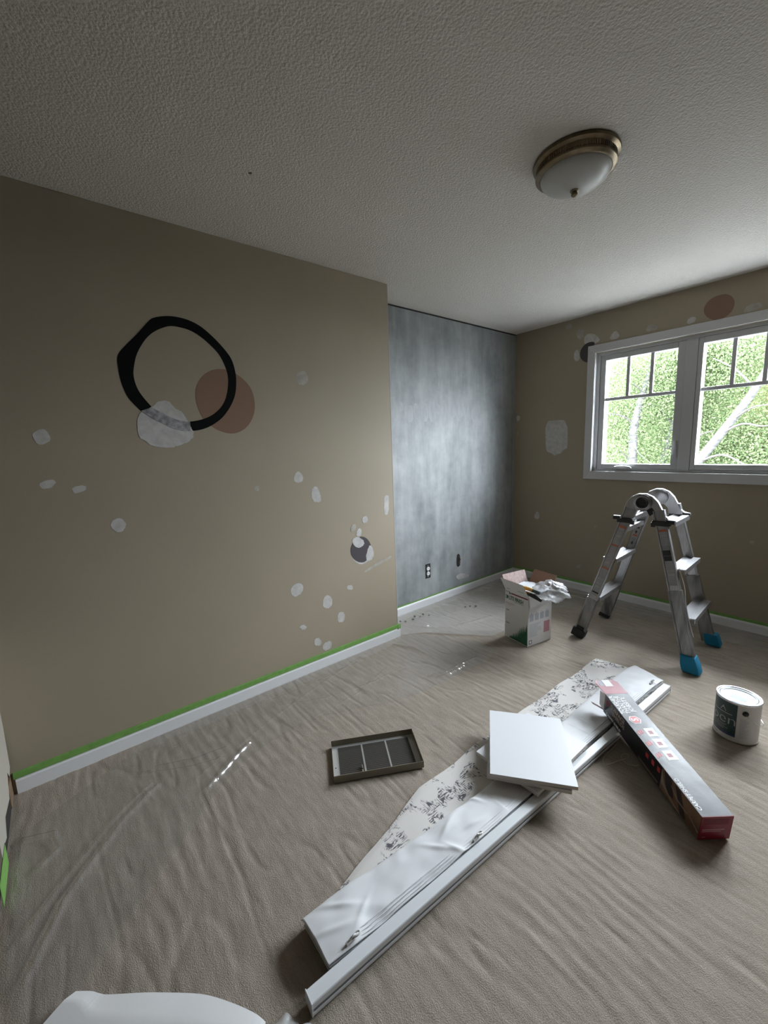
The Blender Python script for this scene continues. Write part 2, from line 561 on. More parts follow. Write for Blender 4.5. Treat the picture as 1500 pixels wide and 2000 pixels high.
def catmull(p, n=6):
    out = []
    P = [Vector(q) for q in p]
    for i in range(len(P) - 1):
        p0, p1, p2, p3 = P[max(i - 1, 0)], P[i], P[i + 1], P[min(i + 2, len(P) - 1)]
        for k in range(n):
            t = k / n
            out.append(0.5 * ((2 * p1) + (p2 - p0) * t + (2 * p0 - 5 * p1 + 4 * p2 - p3) * t * t + (3 * p1 - p0 - 3 * p2 + p3) * t ** 3))
    out.append(P[-1])
    return out

XL = Matrix(((0, 0, 1, 0), (1, 0, 0, 0), (0, 1, 0, 0), (0, 0, 0, 1)))          # (y, z) drawn on a wall that faces +x
def XW(y):                                                                      # (x, z) drawn on a wall that faces -y
    return Matrix(((1, 0, 0, 0), (0, 0, -1, y), (0, 1, 0, 0), (0, 0, 0, 1)))

def text_mb(body, size, X, thick=0.0004, align='CENTER', sx=1.0, shear=0.0, bold=0.02):
    cu = bpy.data.curves.new('lettering', 'FONT')
    cu.body = body
    cu.size = size
    cu.align_x = align
    cu.align_y = 'CENTER'
    cu.extrude = thick
    cu.resolution_u = 3
    cu.shear = shear
    cu.offset = size * bold
    ob = bpy.data.objects.new('lettering', cu)
    COL.objects.link(ob)
    dg = bpy.context.evaluated_depsgraph_get()
    dg.update()
    me = bpy.data.meshes.new_from_object(ob.evaluated_get(dg))
    mb = MB()
    mb.add([(v.co.x * sx, v.co.y, v.co.z) for v in me.vertices], [tuple(p.vertices) for p in me.polygons], 0, X)
    bpy.data.objects.remove(ob)
    bpy.data.meshes.remove(me)
    return mb

def frame(o, x, y):
    """matrix with origin o, text direction x, letter-up y"""
    o, x, y = Vector(o), Vector(x).normalized(), Vector(y).normalized()
    z = x.cross(y)
    return Matrix(((x.x, y.x, z.x, o.x), (x.y, y.y, z.y, o.y), (x.z, y.z, z.z, o.z), (0, 0, 0, 1)))

def np_mesh(name, V, F, m, parent=None, smooth=True):
    """fast mesh from arrays; F is (n, 3) or (n, 4)"""
    me = bpy.data.meshes.new(name)
    k = F.shape[1]
    me.vertices.add(len(V)); me.vertices.foreach_set('co', np.ascontiguousarray(V, np.float32).ravel())
    me.loops.add(F.size); me.loops.foreach_set('vertex_index', F.astype(np.int32).ravel())
    me.polygons.add(len(F)); me.polygons.foreach_set('loop_start', np.arange(0, F.size, k, dtype=np.int32))
    me.polygons.foreach_set('loop_total', np.full(len(F), k, np.int32))
    me.update(calc_edges=True)
    me.materials.append(m)
    if smooth:
        me.polygons.foreach_set('use_smooth', np.ones(len(F), bool))
    return link(name, me, parent)

def grid_mesh(xs, ys, zf, keep=None):
    X, Y = np.meshgrid(xs, ys, indexing='ij')
    Z = zf(X, Y)
    V = np.stack([X, Y, Z], -1).reshape(-1, 3)
    nx, ny = X.shape
    i, j = np.meshgrid(np.arange(nx - 1), np.arange(ny - 1), indexing='ij')
    F = np.stack([i * ny + j, (i + 1) * ny + j, (i + 1) * ny + j + 1, i * ny + j + 1], -1).reshape(-1, 4)
    if keep is not None:
        cx, cyy = V[F].mean(1)[:, 0], V[F].mean(1)[:, 1]
        F = F[keep(cx, cyy)]
        u, inv = np.unique(F, return_inverse=True)
        V = V[u]; F = inv.reshape(F.shape)
    return V, F

def vnoise(X, Y, seed=0):
    """smooth value noise"""
    r = np.random.RandomState(seed).rand(64, 64)
    xi, yi = np.floor(X).astype(int), np.floor(Y).astype(int)
    fx, fy = X - xi, Y - yi
    fx, fy = fx * fx * (3 - 2 * fx), fy * fy * (3 - 2 * fy)
    g = lambda a, b: r[a % 64, b % 64]
    return (g(xi, yi) * (1 - fx) + g(xi + 1, yi) * fx) * (1 - fy) + (g(xi, yi + 1) * (1 - fx) + g(xi + 1, yi + 1) * fx) * fy

def in_poly(px, py, poly):
    ins = np.zeros(px.shape, bool)
    n = len(poly)
    for i in range(n):
        (x0, y0), (x1, y1) = poly[i], poly[(i + 1) % n]
        c = ((y0 > py) != (y1 > py)) & (px < (x1 - x0) * (py - y0) / (y1 - y0 + 1e-12) + x0)
        ins ^= c
    return ins

# ================================================================== the room
D, Y1, RC, XR, YB, H = 3.733, 1.857, 0.278, 2.80, -0.285, 2.44

def floor_z(X, Y):
    w = Y + 0.035 * np.sin(X * 2.1 + 1.0) + 0.05 * vnoise(X * 2.2, Y * 2.2, 3) + 0.025 * vnoise(X * 7, Y * 6, 5)
    a = np.sin(2 * np.pi * w / 0.047 + 9.0 * vnoise(X * 1.9, Y * 3.0, 9))
    amp = vnoise(X * 4.1, Y * 11.0, 11) * vnoise(X * 2.3 + 5, Y * 2.7, 13)
    amp = np.clip((amp - 0.12) * 2.2, 0.0, 1)
    crease = np.abs(vnoise(X * 3.4, Y * 17, 14) - 0.5) * 2                     # short sharp pile breaks
    return -0.0045 + 0.0009 * a * amp - 0.0026 * np.exp(-(crease / 0.10) ** 2) * (vnoise(X * 5, Y * 5, 15) > 0.45) + 0.0012 * vnoise(X * 30, Y * 45, 4)
V, F = grid_mesh(np.linspace(-RC - 0.02, XR + 0.02, 240), np.linspace(YB - 0.03, D + 0.02, 560), floor_z)
fl = np_mesh('floor', V, F, M['carpet'])
tag(fl, kind='structure')

single('ceiling', MB().box(-0.5, XR + 0.15, YB - 0.15, D + 0.16, H, H + 0.12), M['ceiling'], kind='structure')
wl = single('wall_left', MB().box(-0.5, 0, YB - 0.15, Y1, -0.06, H), M['tan_wall'], kind='structure', bevel=0.004)
wa = single('wall_alcove', MB().box(-0.5, -RC, Y1, D, -0.06, H), M['alcove'], kind='structure')
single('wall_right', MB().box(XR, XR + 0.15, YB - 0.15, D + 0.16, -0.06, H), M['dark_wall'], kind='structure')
OX0, OX1, OZ0, OZ1 = 0.505, 2.525, 1.116, 2.114
mb = MB()
mb.box(-0.5, OX0, D, D + 0.16, -0.06, H); mb.box(OX1, XR, D, D + 0.16, -0.06, H)
mb.box(OX0, OX1, D, D + 0.16, -0.06, OZ0); mb.box(OX0, OX1, D, D + 0.16, OZ1, H)
ww = single('wall_window', mb, M['tan_wall'], kind='structure')

# the wall behind the camera: its drywall stops short of the carpet at the corner
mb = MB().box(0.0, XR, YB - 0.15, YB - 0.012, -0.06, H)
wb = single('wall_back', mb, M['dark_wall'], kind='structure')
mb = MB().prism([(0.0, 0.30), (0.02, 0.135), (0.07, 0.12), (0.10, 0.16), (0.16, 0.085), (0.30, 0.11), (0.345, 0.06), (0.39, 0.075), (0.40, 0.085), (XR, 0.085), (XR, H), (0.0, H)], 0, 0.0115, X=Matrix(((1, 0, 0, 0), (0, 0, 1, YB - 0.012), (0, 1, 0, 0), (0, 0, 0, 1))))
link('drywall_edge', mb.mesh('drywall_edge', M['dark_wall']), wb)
link('torn_paper', MB().prism([(0.0, 0.30), (0.02, 0.135), (0.07, 0.12), (0.10, 0.16), (0.16, 0.085), (0.30, 0.11), (0.345, 0.06), (0.39, 0.075), (0.40, 0.085), (0.47, 0.085), (0.47, 0.5), (0.0, 0.75)], 0.0115, 0.0121, X=Matrix(((1, 0, 0, 0), (0, 0, 1, YB - 0.012), (0, 1, 0, 0), (0, 0, 0, 1)))).mesh('torn_paper', M['cream_paper']), wb)
link('bare_plate', MB().box(0.0, 0.10, YB - 0.012, YB - 0.006, 0.0, 0.09).mesh('bare_plate', M['bare_wood']), wb)
link('dark_gap', MB().box(0.10, 0.40, YB - 0.012, YB - 0.008, 0.0, 0.085).mesh('dark_gap', M['dark_gap']), wb)

# black gap along the alcove ceiling and a pale corner bead
link('ceiling_gap', MB().box(-RC, -RC + 0.002, Y1, D, H - 0.012, H - 0.002).mesh('ceiling_gap', M['dark_gap']), wa)
link('corner_bead', MB().box(-RC, -RC + 0.002, D - 0.03, D - 0.001, 0.06, H - 0.01).mesh('corner_bead', M['primer']), wa)
link('corner_bead', MB().prism([(0, 0), (0.002, 0), (0.002, H), (0, H)], -0.003, 0.0022, X=Matrix(((1, 0, 0, -0.0012), (0, 0, 1, Y1 - 0.001), (0, 1, 0, 0), (0, 0, 0, 1)))).mesh('corner_bead', M['bead']), wl)
# knife strokes of pale primer in a band across the alcove wall
for k in range(15):
    y0 = Y1 + 0.06 + k * 0.082 + rng.uniform(-0.02, 0.02)
    zt, zb = 1.745 + rng.uniform(-0.05, 0.03), 1.62 + rng.uniform(-0.06, 0.03)
    w = rng.uniform(0.05, 0.10)
    poly = smooth_poly([(y0, zb), (y0 + w, zb + rng.uniform(-.02, .02)), (y0 + w * 1.02, zt + rng.uniform(-.01, .01)), (y0 + w * .5, zt + .008), (y0 - .004, zt)], 1)
    link('primer_stroke', MB().prism(poly, 0, 0.00035 + 0.00005 * (k % 2), X=Matrix.Translation((-RC, 0, 0)) @ XL).mesh('primer_stroke', M['primer']), wa)

# baseboards
BP = [(0, 0), (0.013, 0), (0.013, 0.052), (0.010, 0.060), (0.006, 0.0655), (0, 0.0655)]
def baseboard(name, P0, P1, inward):
    P0, P1, i = Vector(P0), Vector(P1), Vector(inward)
    vs = []
    for P in (P0, P1):
        vs += [tuple(P + i * a + Vector((0, 0, b - 0.008 if b == 0 else b))) for a, b in BP]
    n = len(BP)
    fs = [tuple(range(n)), tuple(range(n, 2 * n))] + [(k, (k + 1) % n, n + (k + 1) % n, n + k) for k in range(n)]
    return single(name, MB().add(vs, fs), M['white_trim'], kind='structure')
baseboard('baseboard_left', (0, -0.278, 0), (0, Y1 + 0.013, 0), (1, 0, 0))
baseboard('baseboard_alcove', (-RC, Y1, 0), (-RC, D, 0), (1, 0, 0))
baseboard('baseboard_return', (-RC, Y1, 0), (-0.001, Y1, 0), (0, 1, 0))
baseboard('baseboard_window', (-RC, D, 0), (XR, D, 0), (0, -1, 0))
baseboard('baseboard_right', (XR, YB, 0), (XR, D, 0), (-1, 0, 0))

def tape(mb, label):
    return single('masking_tape', mb, M['tape'], label, 'tape', 'green tape above the baseboards')
tape(MB().box(0.0003, 0.0135, -0.283, Y1 + 0.006, 0.0658, 0.090, X=None).box(0.0003, 0.015, Y1 - 0.01, Y1 + 0.016, 0.058, 0.089), 'strip of green painter\'s tape above the white baseboard of the left tan wall')
tape(MB().box(-RC + 0.0003, -RC + 0.0062, Y1 + 0.02, D - 0.02, 0.0658, 0.0745), 'thin green tape line on the baseboard below the patchy grey wall')
tape(MB().box(-RC + 0.02, XR - 0.015, D - 0.0065, D - 0.0003, 0.0658, 0.086), 'green painter\'s tape along the baseboard under the window, behind the ladder')
tape(MB().box(0.40, 0.585, YB, YB + 0.0012, 0.004, 0.082), 'bright green tape scrap at the torn drywall in the near left corner')

# ------------------------------------------------------------------ filler patches and wall decals
def patches(table, X0, wall):
    for k, (kind, poly) in enumerate(table):
        q = ragged(poly, 0.0024, k)
        t = 0.0006 if kind == 't' else 0.0004
        lift = 0.0009 if k < 2 and wall is wl else 0.0008 if 1.45 < poly[0][0] < 1.63 and wall is wl else 0
        lift += 0.0001 * (k % 3)
        o = link('filler_patch', MB().prism(q, 0.0, t + lift, X=X0).mesh('filler_patch', M['ply'] if kind == 't' else M['ply_thin']), wall)
RING_OUT = [(0.561, 1.5), (0.607, 1.506), (0.658, 1.525), (0.717, 1.565), (0.763, 1.62), (0.795, 1.681), (0.808, 1.745), (0.808, 1.801), (0.794, 1.862), (0.761, 1.91), (0.711, 1.961), (0.656, 2.003), (0.602, 2.024), (0.548, 2.03), (0.502, 2.026), (0.451, 2.01), (0.425, 1.987), (0.374, 1.926), (0.324, 1.872), (0.291, 1.826), (0.288, 1.773), (0.292, 1.715), (0.312, 1.648), (0.355, 1.592)]
RING_IN = [(0.563, 1.546), (0.612, 1.555), (0.668, 1.578), (0.717, 1.619), (0.747, 1.668), (0.764, 1.731), (0.767, 1.781), (0.756, 1.83), (0.731, 1.882), (0.691, 1.924), (0.646, 1.958), (0.602, 1.978), (0.558, 1.985), (0.519, 1.984), (0.479, 1.968), (0.439, 1.942), (0.403, 1.903), (0.37, 1.848), (0.354, 1.803), (0.344, 1.753), (0.349, 1.704), (0.367, 1.661), (0.403, 1.609)]
SAND_OUT = [(0.357, 1.592), (0.397, 1.56), (0.442, 1.535), (0.479, 1.514), (0.528, 1.5), (0.559, 1.5)]
SAND_IN = [(0.403, 1.609), (0.429, 1.592), (0.456, 1.577), (0.503, 1.554), (0.543, 1.546), (0.561, 1.546)]
BROWN_L = [(0.707, 1.807), (0.758, 1.812), (0.808, 1.796), (0.858, 1.76), (0.891, 1.715), (0.902, 1.645), (0.889, 1.58), (0.849, 1.52), (0.792, 1.488), (0.744, 1.486), (0.7, 1.5), (0.658, 1.525), (0.623, 1.561), (0.606, 1.607), (0.597, 1.661), (0.606, 1.715), (0.632, 1.76), (0.667, 1.79)]
PATCH_L = [
   ('t', [(0.341, 1.574), (0.364, 1.593), (0.403, 1.611), (0.429, 1.638), (0.478, 1.645), (0.494, 1.614), (0.537, 1.586), (0.553, 1.546), (0.58, 1.481), (0.542, 1.443), (0.505, 1.433), (0.459, 1.418), (0.383, 1.43), (0.362, 1.452), (0.332, 1.473), (0.33, 1.514)]) ,
   ('t', [(0.361, 1.565), (0.398, 1.57), (0.415, 1.596), (0.46, 1.613), (0.503, 1.607), (0.543, 1.579), (0.543, 1.525), (0.533, 1.481), (0.502, 1.444), (0.44, 1.426), (0.398, 1.441), (0.365, 1.478), (0.353, 1.519)]) ,
   ('t', [(-0.043, 1.492), (-0.024, 1.506), (0.003, 1.51), (0.011, 1.497), (0.018, 1.464), (-0.005, 1.45), (-0.027, 1.446), (-0.041, 1.469)]) ,
   ('t', [(-0.047, 1.289), (-0.021, 1.302), (0.005, 1.304), (0.009, 1.284), (-0.015, 1.265), (-0.041, 1.267)]) ,
   ('t', [(0.06, 1.265), (0.107, 1.272), (0.111, 1.247), (0.071, 1.236), (0.063, 1.243)]) ,
   ('t', [(0.181, 1.101), (0.214, 1.115), (0.233, 1.101), (0.241, 1.068), (0.218, 1.045), (0.195, 1.049), (0.18, 1.073)]) ,
   ('t', [(1.097, 1.234), (1.117, 1.261), (1.135, 1.264), (1.158, 1.242), (1.16, 1.21), (1.133, 1.196), (1.099, 1.205)]) ,
   ('f', [(0.854, 1.191), (0.883, 1.207), (0.888, 1.182), (0.871, 1.169)]) ,
   ('t', [(1.206, 1.147), (1.235, 1.174), (1.259, 1.148), (1.273, 1.093), (1.265, 1.067), (1.209, 1.076)]) ,
   ('t', [(1.767, 1.049), (1.797, 1.063), (1.814, 1.044), (1.805, 0.922), (1.766, 0.919)]) ,
   ('t', [(1.574, 0.933), (1.619, 0.938), (1.622, 0.893), (1.576, 0.888)]) ,
   ('f', [(1.483, 0.891), (1.523, 0.9), (1.52, 0.856), (1.476, 0.845)]) ,
   ('t', [(1.524, 0.848), (1.548, 0.865), (1.569, 0.841), (1.558, 0.802), (1.522, 0.811)]) ,
   ('t', [(1.482, 0.796), (1.531, 0.81), (1.592, 0.762), (1.563, 0.729), (1.527, 0.727), (1.493, 0.757)]) ,
   ('t', [(1.618, 0.731), (1.646, 0.726), (1.666, 0.656), (1.631, 0.617), (1.585, 0.638)]) ,
   ('f', [(1.567, 0.561), (1.687, 0.597), (1.813, 0.624), (1.822, 0.606), (1.696, 0.576), (1.581, 0.546)]) ,
   ('t', [(1.025, 0.565), (1.052, 0.593), (1.089, 0.594), (1.115, 0.564), (1.102, 0.525), (1.053, 0.51), (1.03, 0.533)]) ,
   ('t', [(1.425, 0.495), (1.473, 0.487), (1.475, 0.452), (1.428, 0.464)]) ,
   ('t', [(1.238, 0.432), (1.256, 0.464), (1.281, 0.468), (1.311, 0.434), (1.309, 0.391), (1.27, 0.372), (1.24, 0.399)]) ,
   ('t', [(1.346, 0.32), (1.368, 0.33), (1.401, 0.311), (1.393, 0.249), (1.338, 0.263)]) ,
   ('t', [(1.061, 0.315), (1.091, 0.327), (1.123, 0.299), (1.092, 0.284)]) ,
   ('t', [(1.159, 0.2), (1.191, 0.208), (1.217, 0.173), (1.203, 0.144), (1.16, 0.163)]) ,
   ('t', [(1.215, 0.144), (1.252, 0.157), (1.291, 0.148), (1.281, 0.098), (1.224, 0.099)]) ,
   ('f', [(1.153, 1.82), (1.214, 1.847), (1.237, 1.798), (1.218, 1.762), (1.158, 1.758)]) ,
]
DARK_L = [(1.468, 0.739), (1.494, 0.779), (1.531, 0.799), (1.567, 0.804), (1.611, 0.781), (1.641, 0.731), (1.641, 0.669), (1.594, 0.624), (1.548, 0.622), (1.496, 0.652), (1.467, 0.695)]
CRES_L = [(1.466, 0.74), (1.467, 0.695), (1.495, 0.645), (1.543, 0.61), (1.593, 0.613), (1.632, 0.64), (1.595, 0.64), (1.548, 0.626), (1.496, 0.656)]
PATCH_W = [
   ('t', [(0.057, 1.577), (0.168, 1.582), (0.275, 1.577), (0.289, 1.322), (0.252, 1.307), (0.22, 1.271), (0.187, 1.268), (0.162, 1.249), (0.13, 1.275), (0.088, 1.286), (0.066, 1.322)]) ,
   ('t', [(-0.038, 0.656), (-0.002, 0.712), (0.027, 0.655), (0.001, 0.617), (-0.034, 0.631)]) ,
   ('f', [(0.545, 0.625), (0.582, 0.637), (0.583, 0.614), (0.554, 0.598)]) ,
   ('f', [(0.405, 0.222), (0.444, 0.247), (0.453, 0.221), (0.422, 0.201)]) ,
   ('f', [(1.61, 0.644), (1.636, 0.66), (1.646, 0.637), (1.625, 0.628)]) ,
   ('f', [(0.22, 2.396), (0.261, 2.422), (0.294, 2.379), (0.264, 2.35)]) ,
   ('f', [(0.326, 2.321), (0.37, 2.361), (0.408, 2.317), (0.381, 2.253), (0.343, 2.268)]) ,
   ('t', [(0.396, 2.264), (0.438, 2.296), (0.511, 2.259), (0.541, 2.205), (0.471, 2.197), (0.406, 2.203)]) ,
   ('t', [(0.603, 2.199), (0.634, 2.252), (0.666, 2.265), (0.696, 2.199)]) ,
   ('f', [(0.876, 2.198), (0.896, 2.256), (0.961, 2.234), (0.957, 2.2)]) ,
   ('t', [(1.143, 2.193), (1.156, 2.24), (1.202, 2.234), (1.199, 2.197)]) ,
   ('f', [(1.459, 2.196), (1.482, 2.238), (1.55, 2.235), (1.561, 2.201), (1.486, 2.186)]) ,
   ('t', [(0.312, 2.167), (0.354, 2.18), (0.373, 2.084), (0.32, 2.079)]) ,
   ('t', [(-0.255, 1.658), (-0.216, 1.655), (-0.221, 1.605), (-0.254, 1.599)]) ,
   ('f', [(-0.256, 1.497), (-0.229, 1.496), (-0.236, 1.453), (-0.256, 1.454)]) ,
]
BROWN_W = [(1.24, 2.26), (1.249, 2.303), (1.285, 2.338), (1.345, 2.345), (1.39, 2.325), (1.417, 2.274), (1.405, 2.217), (1.364, 2.183), (1.311, 2.18), (1.263, 2.213)]
patches(PATCH_L, XL, wl)
patches(PATCH_W, XW(D), ww)

def strip(outer, inner, n=4, z=0.001):
    a, b = catmull([(p[0], p[1], 0) for p in outer], n), catmull([(p[0], p[1], 0) for p in inner], n)
    L = 240
    def res(c):
        d = [0]
        for i in range(1, len(c)):
            d.append(d[-1] + (c[i] - c[i - 1]).length)
        out, j = [], 0
        for k in range(L):
            s = d[-1] * k / (L - 1)
            while j < len(c) - 2 and d[j + 1] < s:
                j += 1
            t = (s - d[j]) / max(1e-9, d[j + 1] - d[j])
            out.append(c[j].lerp(c[j + 1], min(1, t)))
        return out
    a, b = res(a), res(b)
    vs = [(p.x, p.y, z) for p in a] + [(p.x, p.y, z) for p in b] + [(p.x, p.y, 0) for p in a] + [(p.x, p.y, 0) for p in b]
    fs = []
    for k in range(L - 1):
        fs += [(k, k + 1, L + k + 1, L + k), (2 * L + k, 2 * L + k + 1, k + 1, k), (L + k, L + k + 1, 3 * L + k + 1, 3 * L + k)]
    return vs, fs
ring = Thing('wall_ring', 'large black brushstroke ring on the left wall, its lower left patched white', 'wall decal', (0, 0.55, 1.5), world=True)
vs, fs = strip(RING_OUT, RING_IN, z=0.0012)
ring.part('black_stroke', MB().add(vs, fs, X=XL), M['decal_black'])
vs, fs = strip(SAND_OUT, SAND_IN, z=0.0031)
ring.part('sanded_stroke', MB().add(vs, fs, X=XL), M['sanded'], label='grey sanded stretch of the ring')
single('wall_disc', MB().prism(smooth_poly(BROWN_L, 2), 0, 0.0007, X=XL), M['decal_brown'], 'brown disc on the left wall behind the black ring', 'wall decal')
t = Thing('wall_disc', 'small charcoal disc low on the left wall, half covered by filler', 'wall decal', (0, 1.55, 0.71), world=True)
t.part('disc', MB().prism(smooth_poly(DARK_L, 2), 0, 0.0008, X=XL), M['decal_dark'])
t.part('pale_rim', MB().prism(smooth_poly(CRES_L, 1), 0, 0.0006, X=XL), M['ply'])
single('wall_disc', MB().prism(smooth_poly(BROWN_W, 2), 0, 0.0007, X=XW(D)), M['decal_brown'], 'brown disc on the window wall above the white casing', 'wall decal')
single('wall_disc', MB().prism([(min(0.49, 0.452 + 0.083 * math.cos(a * R(10))), 2.135 + 0.083 * math.sin(a * R(10))) for a in range(36)], 0, 0.0008, X=XW(D)), M['decal_dark'], 'dark disc mostly hidden behind the upper left corner of the window casing', 'wall decal')

# ------------------------------------------------------------------ window
w = Thing('window_1', None, None, (1.515, D, 1.615), kind='structure', world=True)
CX0, CX1, CZ0, CZ1, cw = 0.445, 2.585, 1.046, 2.180, 0.064
def yprism(poly, y0, y1, mi=0):                       # (x, z) outline given thickness along y
    return MB().prism(poly, -y1, -y0, mi, Matrix(((1, 0, 0, 0), (0, 0, -1, 0), (0, 1, 0, 0), (0, 0, 0, 1))))
a0, a1, b0, b1 = CX0 + cw, CX1 - cw, CZ0 + cw + .006, CZ1 - cw
for nm, poly in (('casing', [(CX0, CZ0), (a0, b0), (a0, b1), (CX0, CZ1)]), ('casing', [(CX1, CZ0), (CX1, CZ1), (a1, b1), (a1, b0)]),
                 ('casing', [(CX0, CZ1), (a0, b1), (a1, b1), (CX1, CZ1)]), ('casing', [(CX0, CZ0), (CX1, CZ0), (a1, b0), (a0, b0)])):
    w.part(nm, yprism(poly, D - 0.018, D), M['casing'], bevel=0.003)
mb = MB()
for (x0, x1, z0, z1) in ((a0 - .004, 0.535, 1.112, 2.118), (2.49, a1 + .004, 1.112, 2.118), (0.535, 2.49, 1.112, 1.135), (0.535, 2.49, 2.092, 2.118), (1.148, 1.222, 1.135, 2.092), (1.803, 1.877, 1.135, 2.092)):
    mb.box(x0, x1, D + 0.024, D + 0.155, z0, z1)
w.part('frame', mb, M['white_vinyl'], bevel=0.003)
mb = MB()
for (x0, x1, z0, z1) in ((a0 - .004, a0, b0 - .004, b1 + .004), (a1, a1 + .004, b0 - .004, b1 + .004), (a0, a1, b0 - .004, b0), (a0, a1, b1, b1 + .004)):
    mb.box(x0, x1, D + 0.001, D + 0.024, z0, z1)
w.part('jamb_liner', mb, M['casing'])
GZ0, GZ1, GY = 1.178, 2.047, D + 0.062
for k, (g0, g1, s0, s1) in enumerate(((0.58, 1.095, 0.537, 1.146), (1.255, 1.77, 1.224, 1.801), (1.93, 2.445, 1.879, 2.488))):
    mb = MB()
    f = D + (0.034 if k != 1 else 0.028)
    z0, z1 = 1.137, 2.090
    for q in ((s0, g0, z0, z1), (g1, s1, z0, z1), (g0, g1, z0, GZ0), (g0, g1, GZ1, z1)):
        mb.box(q[0], q[1], f, D + 0.11, q[2], q[3])
    sash = w.part('sash', mb, M['white_vinyl'], bevel=0.004)
    w.part('pane', MB().box(g0 - .008, g1 + .008, GY, GY + 0.004, GZ0 - .008, GZ1 + .008), M['pane'], parent=sash)
    w.part('muntin', MB().box(g0, g1, GY - 0.016, GY - 0.001, 1.712, 1.738), M['white_vinyl'], parent=sash, bevel=0.003)
    for j in (1, 2):
        x = g0 + (g1 - g0) * j / 3
        w.part('muntin', MB().box(x - .0125, x + .0125, GY - 0.0155, GY - 0.001, 1.738, GZ1), M['white_vinyl'], parent=sash, bevel=0.003)
# folded crank on the left casement and its latch lever
mb = MB().prism(smooth_poly([(0.69, 1.138), (0.83, 1.138), (0.825, 1.152), (0.80, 1.163), (0.72, 1.163), (0.695, 1.152)], 1), 0, 0.022, X=XW(D + 0.026))
ck = w.part('crank_base', mb, M['white_vinyl'], bevel=0.003)
w.part('crank_handle', MB().tube(catmull([(0.70, D + .0, 1.153), (0.74, D - .006, 1.160), (0.80, D - .004, 1.158), (0.825, D + .0, 1.150)], 4), [.005] * 13, 8), M['white_vinyl'], parent=ck, smooth=True)
w.part('latch', MB().box(1.118, 1.130, D + 0.012, D + 0.034, 1.25, 1.36).box(1.112, 1.136, D + .026, D + .036, 1.22, 1.29), M['white_vinyl'], bevel=0.003)
single('masking_tape', MB().box(0.4405, 0.4445, D - 0.0012, D - 0.0002, 1.05, 1.62), M['tape'], 'sliver of green tape along the left edge of the window casing', 'tape')

# ------------------------------------------------------------------ outlets in the alcove wall
def gx(poly, t0, t1, mi=0):
    return MB().prism(poly, t0, t1, mi, Matrix.Translation((-RC, 0, 0)) @ XL)
def rect(yc, zc, wy, hz):
    return [(yc - wy / 2, zc - hz / 2), (yc + wy / 2, zc - hz / 2), (yc + wy / 2, zc + hz / 2), (yc - wy / 2, zc + hz / 2)]
def disc(yc, zc, r, n=20, flat=0):
    return [(yc + r * math.cos(2 * math.pi * k / n), zc + max(-r + flat, min(r - flat, r * math.sin(2 * math.pi * k / n)))) for k in range(n)]
t = Thing('power_outlet', 'white duplex receptacle without its cover plate low on the grey wall', 'outlet', (-RC, 2.455, 0.24), world=True)
t.part('open_box', gx(rect(2.455, 0.305, 0.062, 0.128), 0, 0.0012), M['dark_gap'])
t.part('yoke', gx(rect(2.455, 0.305, 0.02, 0.105), 0.001, 0.003), M['can_metal'])
for zc in (0.327, 0.283):
    fo = t.part('receptacle_face', gx(disc(2.455, zc, 0.0185, flat=0.004), 0.001, 0.0075), M['outlet_white'], bevel=0.001)
    t.part('slots', gx(rect(2.449, zc + .003, 0.0025, 0.009), 0.007, 0.0079).add(*[(l) for l in (lambda m: (m.v, m.f))(gx(rect(2.461, zc + .003, 0.0025, 0.009), 0.007, 0.0079))]), M['ink'], parent=fo)
t = Thing('power_outlet', 'dark open electrical box with loose wires, right of the white receptacle', 'outlet', (-RC, 2.86, 0.26), world=True)
t.part('open_box', gx(smooth_poly([(2.832, 0.262), (2.872, 0.258), (2.884, 0.30), (2.879, 0.372), (2.840, 0.388), (2.828, 0.33)], 1), 0, 0.0012), M['dark_gap'])
t.part('wire', MB().tube(catmull([(-RC + .001, 2.86, 0.36), (-RC + .012, 2.872, 0.33), (-RC + .004, 2.862, 0.30), (-RC + .010, 2.870, 0.275)], 5), 0.0022, 6), M['bare_wood'], smooth=True)
single('tape_scrap', gx(smooth_poly([(2.81, 0.183), (2.89, 0.19), (3.009, 0.148), (2.994, 0.132), (2.875, 0.130), (2.831, 0.143)], 1), 0, 0.004), M['ply'], 'ragged white scrap stuck on the grey wall under the open electrical box', 'scrap')

# ------------------------------------------------------------------ ceiling light
t = Thing('ceiling_light', 'brass rimmed flush ceiling light with a frosted glass bowl', 'ceiling light', (1.328, 1.692, H), world=False)
t.part('canopy', MB().lathe([(0.0, 0), (0.150, 0), (0.153, -0.006), (0.151, -0.013), (0.143, -0.018), (0.139, -0.021), (0.1385, -0.040), (0.143, -0.043), (0.142, -0.048), (0.134, -0.054), (0.126, -0.056), (0.120, -0.050)], 72), M['brass'], smooth=True)
mb = MB()
for k in range(96):
    a = 2 * math.pi * k / 96
    mb.box(0.1375, 0.1412, -0.0022, 0.0022, -0.0385, -0.0225, X=Matrix.Rotation(a, 4, 'Z'))
t.part('fluted_band', mb, M['brass'], kind='stuff')
prof = [(0.125, -0.050)] + [(0.124 * math.cos(R(a)), -0.052 - 0.057 * math.sin(R(a))) for a in range(4, 90, 5)] + [(0.0, -0.109)]
t.part('glass_bowl', MB().lathe(prof, 72), M['glass_bowl'], smooth='all')
t.part('finial', MB().lathe([(0.0, -0.107), (0.015, -0.107), (0.016, -0.111), (0.010, -0.114), (0.012, -0.119), (0.0115, -0.125), (0.006, -0.130), (0, -0.131)], 24), M['brass'], smooth=True)
single('ceiling_stain', MB().prism(smooth_poly([(0.535, 0.73), (0.545, 0.725), (0.553, 0.735), (0.545, 0.742)], 2), H - 0.001, H + 0.001), M['stain'], 'tiny brown spot on the textured ceiling above the left wall', 'spot')

